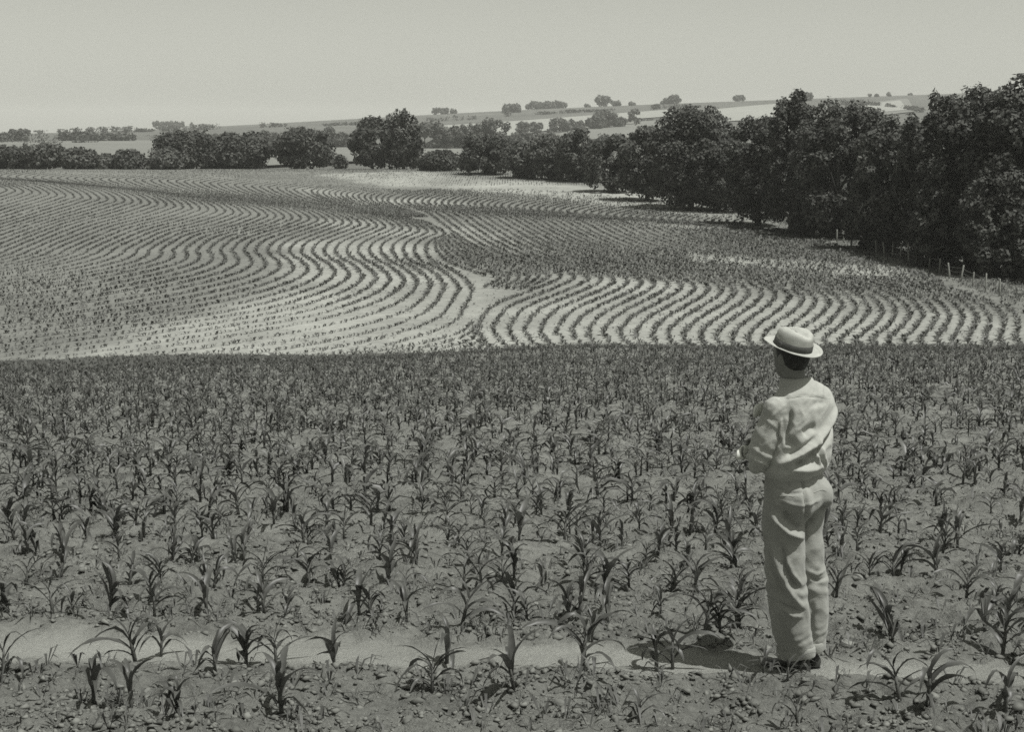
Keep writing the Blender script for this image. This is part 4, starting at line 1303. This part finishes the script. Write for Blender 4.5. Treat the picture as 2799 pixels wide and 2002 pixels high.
# ---- shirt
shi = [rings_loft([(1.045, -.03, 0, .150, .112), (1.070, -.030, 0, .168, .130), (1.095, -.026, -.002, .180, .146), (1.15, -.014, -.003, .184, .148), (1.24, 0, 0, .182, .138),
                   (1.34, .010, .002, .190, .130), (1.42, .014, .004, .190, .122), (1.475, .012, .006, .168, .108), (1.515, .004, .006, .125, .090), (1.545, -.008, .006, .085, .076), (1.56, -.016, .006, .070, .070)], 44, 2.3)]
shi.append(ellipsoid((.035, -.055, 1.395), .105, .060, .10))                     # rounded upper back
SHIRT_FOLDS = [
    ([(1856, 903), (1828, 940), (1790, 972), (1722, 1010)], .015, .020),
    ([(1856, 920), (1832, 955), (1800, 985), (1735, 1022)], .017, -.024),
    ([(1742, 990), (1765, 975), (1790, 958)], .010, -.012),
    ([(1768, 948), (1782, 938), (1800, 934)], .022, -.016),
    ([(1742, 895), (1738, 925), (1728, 955)], .012, -.022),
    ([(1728, 958), (1742, 962), (1752, 975), (1730, 992)], .022, -.022),
    ([(1722, 915), (1722, 945), (1728, 965)], .010, .010),
    ([(1799, 962), (1797, 990), (1806, 1018)], .008, .012),
    ([(1806, 968), (1806, 995), (1818, 1022)], .008, -.012),
    ([(1812, 975), (1816, 1000), (1825, 1024)], .007, .008),
    ([(1740, 1018), (1775, 1024), (1815, 1022)], .016, .016),
    ([(1750, 1005), (1780, 1008), (1800, 1004)], .012, -.012),
    ([(1690, 930), (1680, 970), (1672, 1005)], .012, -.008),
    ([(1700, 950), (1695, 985), (1682, 1010)], .010, .009),
    ([(1735, 872), (1770, 866), (1820, 878)], .006, -.0035),
    ([(1792, 890), (1806, 884), (1820, 888)], .014, -.006)]
def slack(co, no, k=1.0):
    """slack cotton: long soft folds slanting to the armpits, sharp small ones over them"""
    d = 0.009 * (vnoise(co[:, 0] * 7 + co[:, 2] * 7, co[:, 1] * 8, (co[:, 2] - co[:, 0]) * 11, 44) - .5)
    d += 0.005 * (vnoise(co[:, 0] * 22 + co[:, 2] * 14, co[:, 1] * 20, (co[:, 2] - co[:, 0]) * 26, 45) - .5)
    n1 = vnoise(co[:, 0] * 11 + co[:, 2] * 9, co[:, 1] * 12, (co[:, 2] - co[:, 0]) * 19, 47)
    d += 0.004 * np.clip(1 - np.abs(2 * n1 - 1) * 2.6, 0, 1)
    for pts_, wd, am in SHIRT_FOLDS:
        d += crease(co, no, [px(q) for q in pts_], wd, am) * k
    return d
shi += limb([np.array(S_L) + (.045, .025, .005), S_L, (-.162, -.084, 1.335)], [.060, .066, .056], 20, 5)
shi.append(ellipsoid(np.array(S_R) + (-.005, -.01, -.02), .062, .062, .075))
me = fuse(shi, 0.0075, 4)
co, no = me_arrays(me)
d = slack(co, no)
shirt = obj('shirt', finish(me, M_shirt, co + no * d[:, None]), person)
for arm, E_ in ((limb([np.array(S_L) + (.035, .02, -.005), S_L, (-.180, -.080, 1.29), (-.216, -.064, 1.17), E_L], [.046, .056, .067, .065, .057], 20, 6) +
             limb([E_L, (-.15, .04, 1.155), (-.06, .145, 1.185), W_L], [.057, .054, .047, .040], 20, 5), E_L),
            (limb([np.array(S_R) + (-.03, -.01, -.01), S_R, (.134, .15, 1.30), E_R], [.050, .060, .066, .058], 20, 6) +
             limb([E_R, (.05, .215, 1.155), (-.05, .205, 1.162), W_R], [.058, .053, .046, .040], 20, 5), E_R)):
    me = fuse(arm, 0.007, 4)
    co, no = me_arrays(me)
    d = slack(co, no, 0.35) * 0.7
    el = np.exp(-(np.linalg.norm(co - np.array(E_), axis=1) / .11) ** 2)
    n2 = vnoise(co[:, 0] * 9, co[:, 1] * 9, co[:, 2] * 24 + co[:, 0] * 18, 48)
    d += el * (0.007 * np.sin(co[:, 2] * 105 + co[:, 0] * 60 + 4 * n2)) + 0.0035 * np.clip(1 - np.abs(2 * n2 - 1) * 2.0, 0, 1)
    obj('sleeve', finish(me, M_shirt, co + no * d[:, None]), shirt)
# turned-down collar
rg = []
for k_, (z, o_) in enumerate([(1.515, .020), (1.512, .027), (1.525, .028), (1.548, .017), (1.566, .007), (1.564, .001), (1.54, .001)]):
    r0 = ring((-.020 - .18 * (z - 1.55), .006, z), .062 + o_, .064 + o_, 40, 2.0)
    r0[:, 2] += .10 * ((r0 - np.array([-.02, .006, z])) @ -FW) * .25
    rg.append(r0)
V, F = loft(rg)
obj('collar', mesh_data('collar', V, F, M_shirt, True), shirt)

def stitch(name, parent, pts_, r_, mat, lift=.0):
    """thin raised seam laid on the cloth along points given on the back view"""
    me_ = parent.data
    co_, no_ = me_arrays(me_)
    sel = np.where(no_[:, 1] < 0.3)[0]
    P_ = []
    q_ = np.array([px(p) for p in pts_], float)
    t_ = np.linspace(0, len(q_) - 1, 8 * len(q_))
    for a_ in np.stack([np.interp(t_, np.arange(len(q_)), q_[:, 0]), np.interp(t_, np.arange(len(q_)), q_[:, 1])], 1):
        dd = np.hypot(*(co_[sel][:, [0, 2]] - a_).T)
        near_ = sel[np.argsort(dd)[:6]]
        P_.append(co_[near_].mean(0) + no_[near_].mean(0) * lift)
    V, F = tube_tri(np.array(P_), [r_] * len(P_), 6)
    return obj(name, mesh_data(name, V, F, mat, True), parent)
stitch('seam', shirt, [(1722, 872), (1760, 868), (1800, 870), (1838, 884)], .0011, M_shirt)
stitch('seam', trousers, [(1768, 1052), (1769, 1085), (1774, 1125)], .0013, M_trouser)
stitch('pocket', trousers, [(1716, 1080), (1732, 1077), (1748, 1078)], .0022, M_trouser)
stitch('pocket', trousers, [(1792, 1076), (1808, 1074), (1824, 1077)], .0022, M_trouser)
stitch('belt_loop', trousers, [(1740, 1046), (1740, 1056)], .0035, M_trouser)

# ---- shoes
def shoe(hx, hy, turn):
    a = PSI + turn
    fw = np.array([-math.sin(a), math.cos(a), 0]); rt = np.array([math.cos(a), math.sin(a), 0])
    z0 = float(Hf(MANX + hx + fw[0] * .12, MAND + hy + fw[1] * .12)) - MZ - .004
    slope = -0.119 * fw[1]
    rs = []
    for t_, hw, ht in [(0.0, .012, .040), (.008, .026, .062), (.03, .034, .082), (.07, .036, .095), (.11, .037, .092), (.145, .041, .070), (.185, .046, .056), (.225, .047, .048), (.26, .042, .042), (.285, .030, .034), (.297, .012, .024)]:
        th = np.linspace(0, 2 * np.pi, 24, endpoint=False)
        u = np.sign(np.cos(th)) * np.abs(np.cos(th)) ** .8 * hw; v = (np.sin(th) * .5 + .5) ** .85 * ht + .016
        rs.append(np.array([hx, hy, z0 + slope * t_]) + fw * t_ + u[:, None] * rt + v[:, None] * UPV)
    V, F = loft(rs)
    up = obj('shoe', mesh_data('shoe', V, F, M_shoe, True), person)
    tt = np.linspace(0, 1, 15); hw = np.interp(tt * .305, [0, .01, .04, .1, .15, .2, .25, .28, .3, .305], [.012, .028, .038, .037, .041, .050, .047, .036, .018, .008])
    pr = [np.array([hx, hy, z0]) + fw * (q * .305 - .004) + slope * UPV * q * .305 for q in tt]
    rs = [np.array([p_ - rt * w_ + UPV * .018, p_ + rt * w_ + UPV * .018, p_ + rt * w_ + UPV * (.0 if q < 5 else .006), p_ - rt * w_ + UPV * (.0 if q < 5 else .006)]) for q, (p_, w_) in enumerate(zip(pr, hw))]
    V, F = loft(rs)
    obj('sole', mesh_data('sole', V, F, M_shoe), up)
shoe(.030, -.105, .10)
shoe(.100, .005, -.10)

# ---- straw hat
def lathe(prof, n=56, sx=1.0, sy=1.0, wave=None):
    th = np.linspace(0, 2 * np.pi, n, endpoint=False)
    rs = []
    for r_, z in prof:
        R_ = np.stack([np.cos(th) * r_ * sx, np.sin(th) * r_ * sy, np.full(n, z)], 1)
        if wave: R_ = wave(R_, r_, th)
        rs.append(R_)
    return loft(rs)
def dent(R_, r_, th):
    z = R_[:, 2]
    R_[:, 2] -= .022 * np.exp(-(R_[:, 0] / .028) ** 2) * sstep(.095, .112, z) + .010 * np.exp(-((R_[:, 1] - .085) / .05) ** 2) * sstep(.07, .11, z)
    return R_
crown = lathe([(.096, -.004), (.0975, .0), (.0965, .03), (.0945, .055), (.0925, .075), (.089, .092), (.082, .104), (.070, .112), (.05, .1155), (.025, .116), (.004, .1155)], 56, 1.0, 1.13, dent)
def brimwave(R_, r_, th):
    k_ = max(0.0, (r_ - .096) / .056)
    R_[:, 2] += k_ ** 1.6 * (.006 + .010 * np.cos(th) ** 2 - .010 * np.maximum(0, np.sin(th)) ** 2)
    return R_
brim = lathe([(.093, .003), (.11, .0035), (.13, .004), (.148, .005), (.153, .004), (.1525, .000), (.148, -.001), (.13, -.001), (.11, -.001), (.093, -.001)], 64, 1.0, 1.10, brimwave)
band = lathe([(.0965, .0035), (.1, .004), (.0995, .02), (.098, .042), (.0955, .043)], 56, 1.0, 1.13)
bow = lathe([(.003, -.018), (.010, -.014), (.012, 0), (.010, .014), (.003, .018)], 10, .6, 1.6)
hat = obj('hat', mesh_data('hat_crown', crown[0], crown[1], M_straw, True), person)
hm = Matrix.Rotation(math.radians(12.0), 4, 'Y') @ Matrix.Rotation(math.radians(11.0), 4, 'X') @ Matrix.Rotation(HF, 4, 'Z')
hat.matrix_local = Matrix.Translation((-.036, .0, 1.722)) @ hm @ Matrix.Diagonal((0.95, 0.95, 0.86, 1))
obj('brim', mesh_data('hat_brim', brim[0], brim[1], M_straw, True), hat)
bd = obj('ribbon', mesh_data('hat_ribbon', band[0], band[1], M_band, True), hat)
bo = obj('bow', mesh_data('hat_bow', bow[0], bow[1], M_band, True), hat, (-.100, 0, .022))

# ---- a folded white paper at his chest
V = []; F = []
pts_ = np.array([(-.236, -.015, 1.365), (-.180, .045, 1.365), (-.178, .045, 1.425), (-.222, .0, 1.424), (-.232, -.010, 1.408)])
for off in (0.0, .004, .010):
    V.append(pts_ + FW * off + np.array([0, 0, .003 * (off > .006)]))
rg = [np.vstack([v]) for v in V]
Vp, Fp = loft(rg)
paper = obj('folded_paper', mesh_data('folded_paper', Vp, Fp, M_paper), None, man_loc)
paper.rotation_euler = (0, -0.030, 0)
tag(paper, 'small folded white paper held at the man\'s chest', 'paper')

pts_ = np.array([(-.330, -.035, 1.150), (-.262, .020, 1.138), (-.255, .035, 1.200), (-.290, .010, 1.213), (-.324, -.018, 1.190)])
Vp, Fp = loft([pts_, pts_ + FW * .003, pts_ + FW * .007 + np.array([.002, 0, .003])])
paper = obj('folded_paper', mesh_data('folded_paper', Vp, Fp, M_paper), None, man_loc)
paper.rotation_euler = (0, -0.030, 0)
tag(paper, 'white scrap of paper sticking out past the man\'s left elbow', 'paper')

# ------------------------------------------------------------------ haze over the far country
def box_mesh(name, a, b):
    (x0, y0, z0), (x1, y1, z1) = a, b
    V = [(x0, y0, z0), (x1, y0, z0), (x1, y1, z0), (x0, y1, z0), (x0, y0, z1), (x1, y0, z1), (x1, y1, z1), (x0, y1, z1)]
    F = [(0, 3, 2, 1), (4, 5, 6, 7), (0, 1, 5, 4), (1, 2, 6, 5), (2, 3, 7, 6), (3, 0, 4, 7)]
    return mesh_data(name, V, F)
m = bpy.data.materials.new('haze_air'); m.use_nodes = True
nt = m.node_tree; nt.nodes.clear()
ou = nt.nodes.new('ShaderNodeOutputMaterial'); pv = nt.nodes.new('ShaderNodeVolumePrincipled')
pv.inputs['Color'].default_value = (0.95, 0.955, 0.92, 1); pv.inputs['Density'].default_value = 0.00015; pv.inputs['Anisotropy'].default_value = 0.0
nt.links.new(pv.outputs[0], ou.inputs['Volume'])
hz = obj('haze', box_mesh('haze', (-11500, -200, -120), (11500, 9300, 130)))
hz.data.materials.append(m)
tag(hz, kind='stuff')
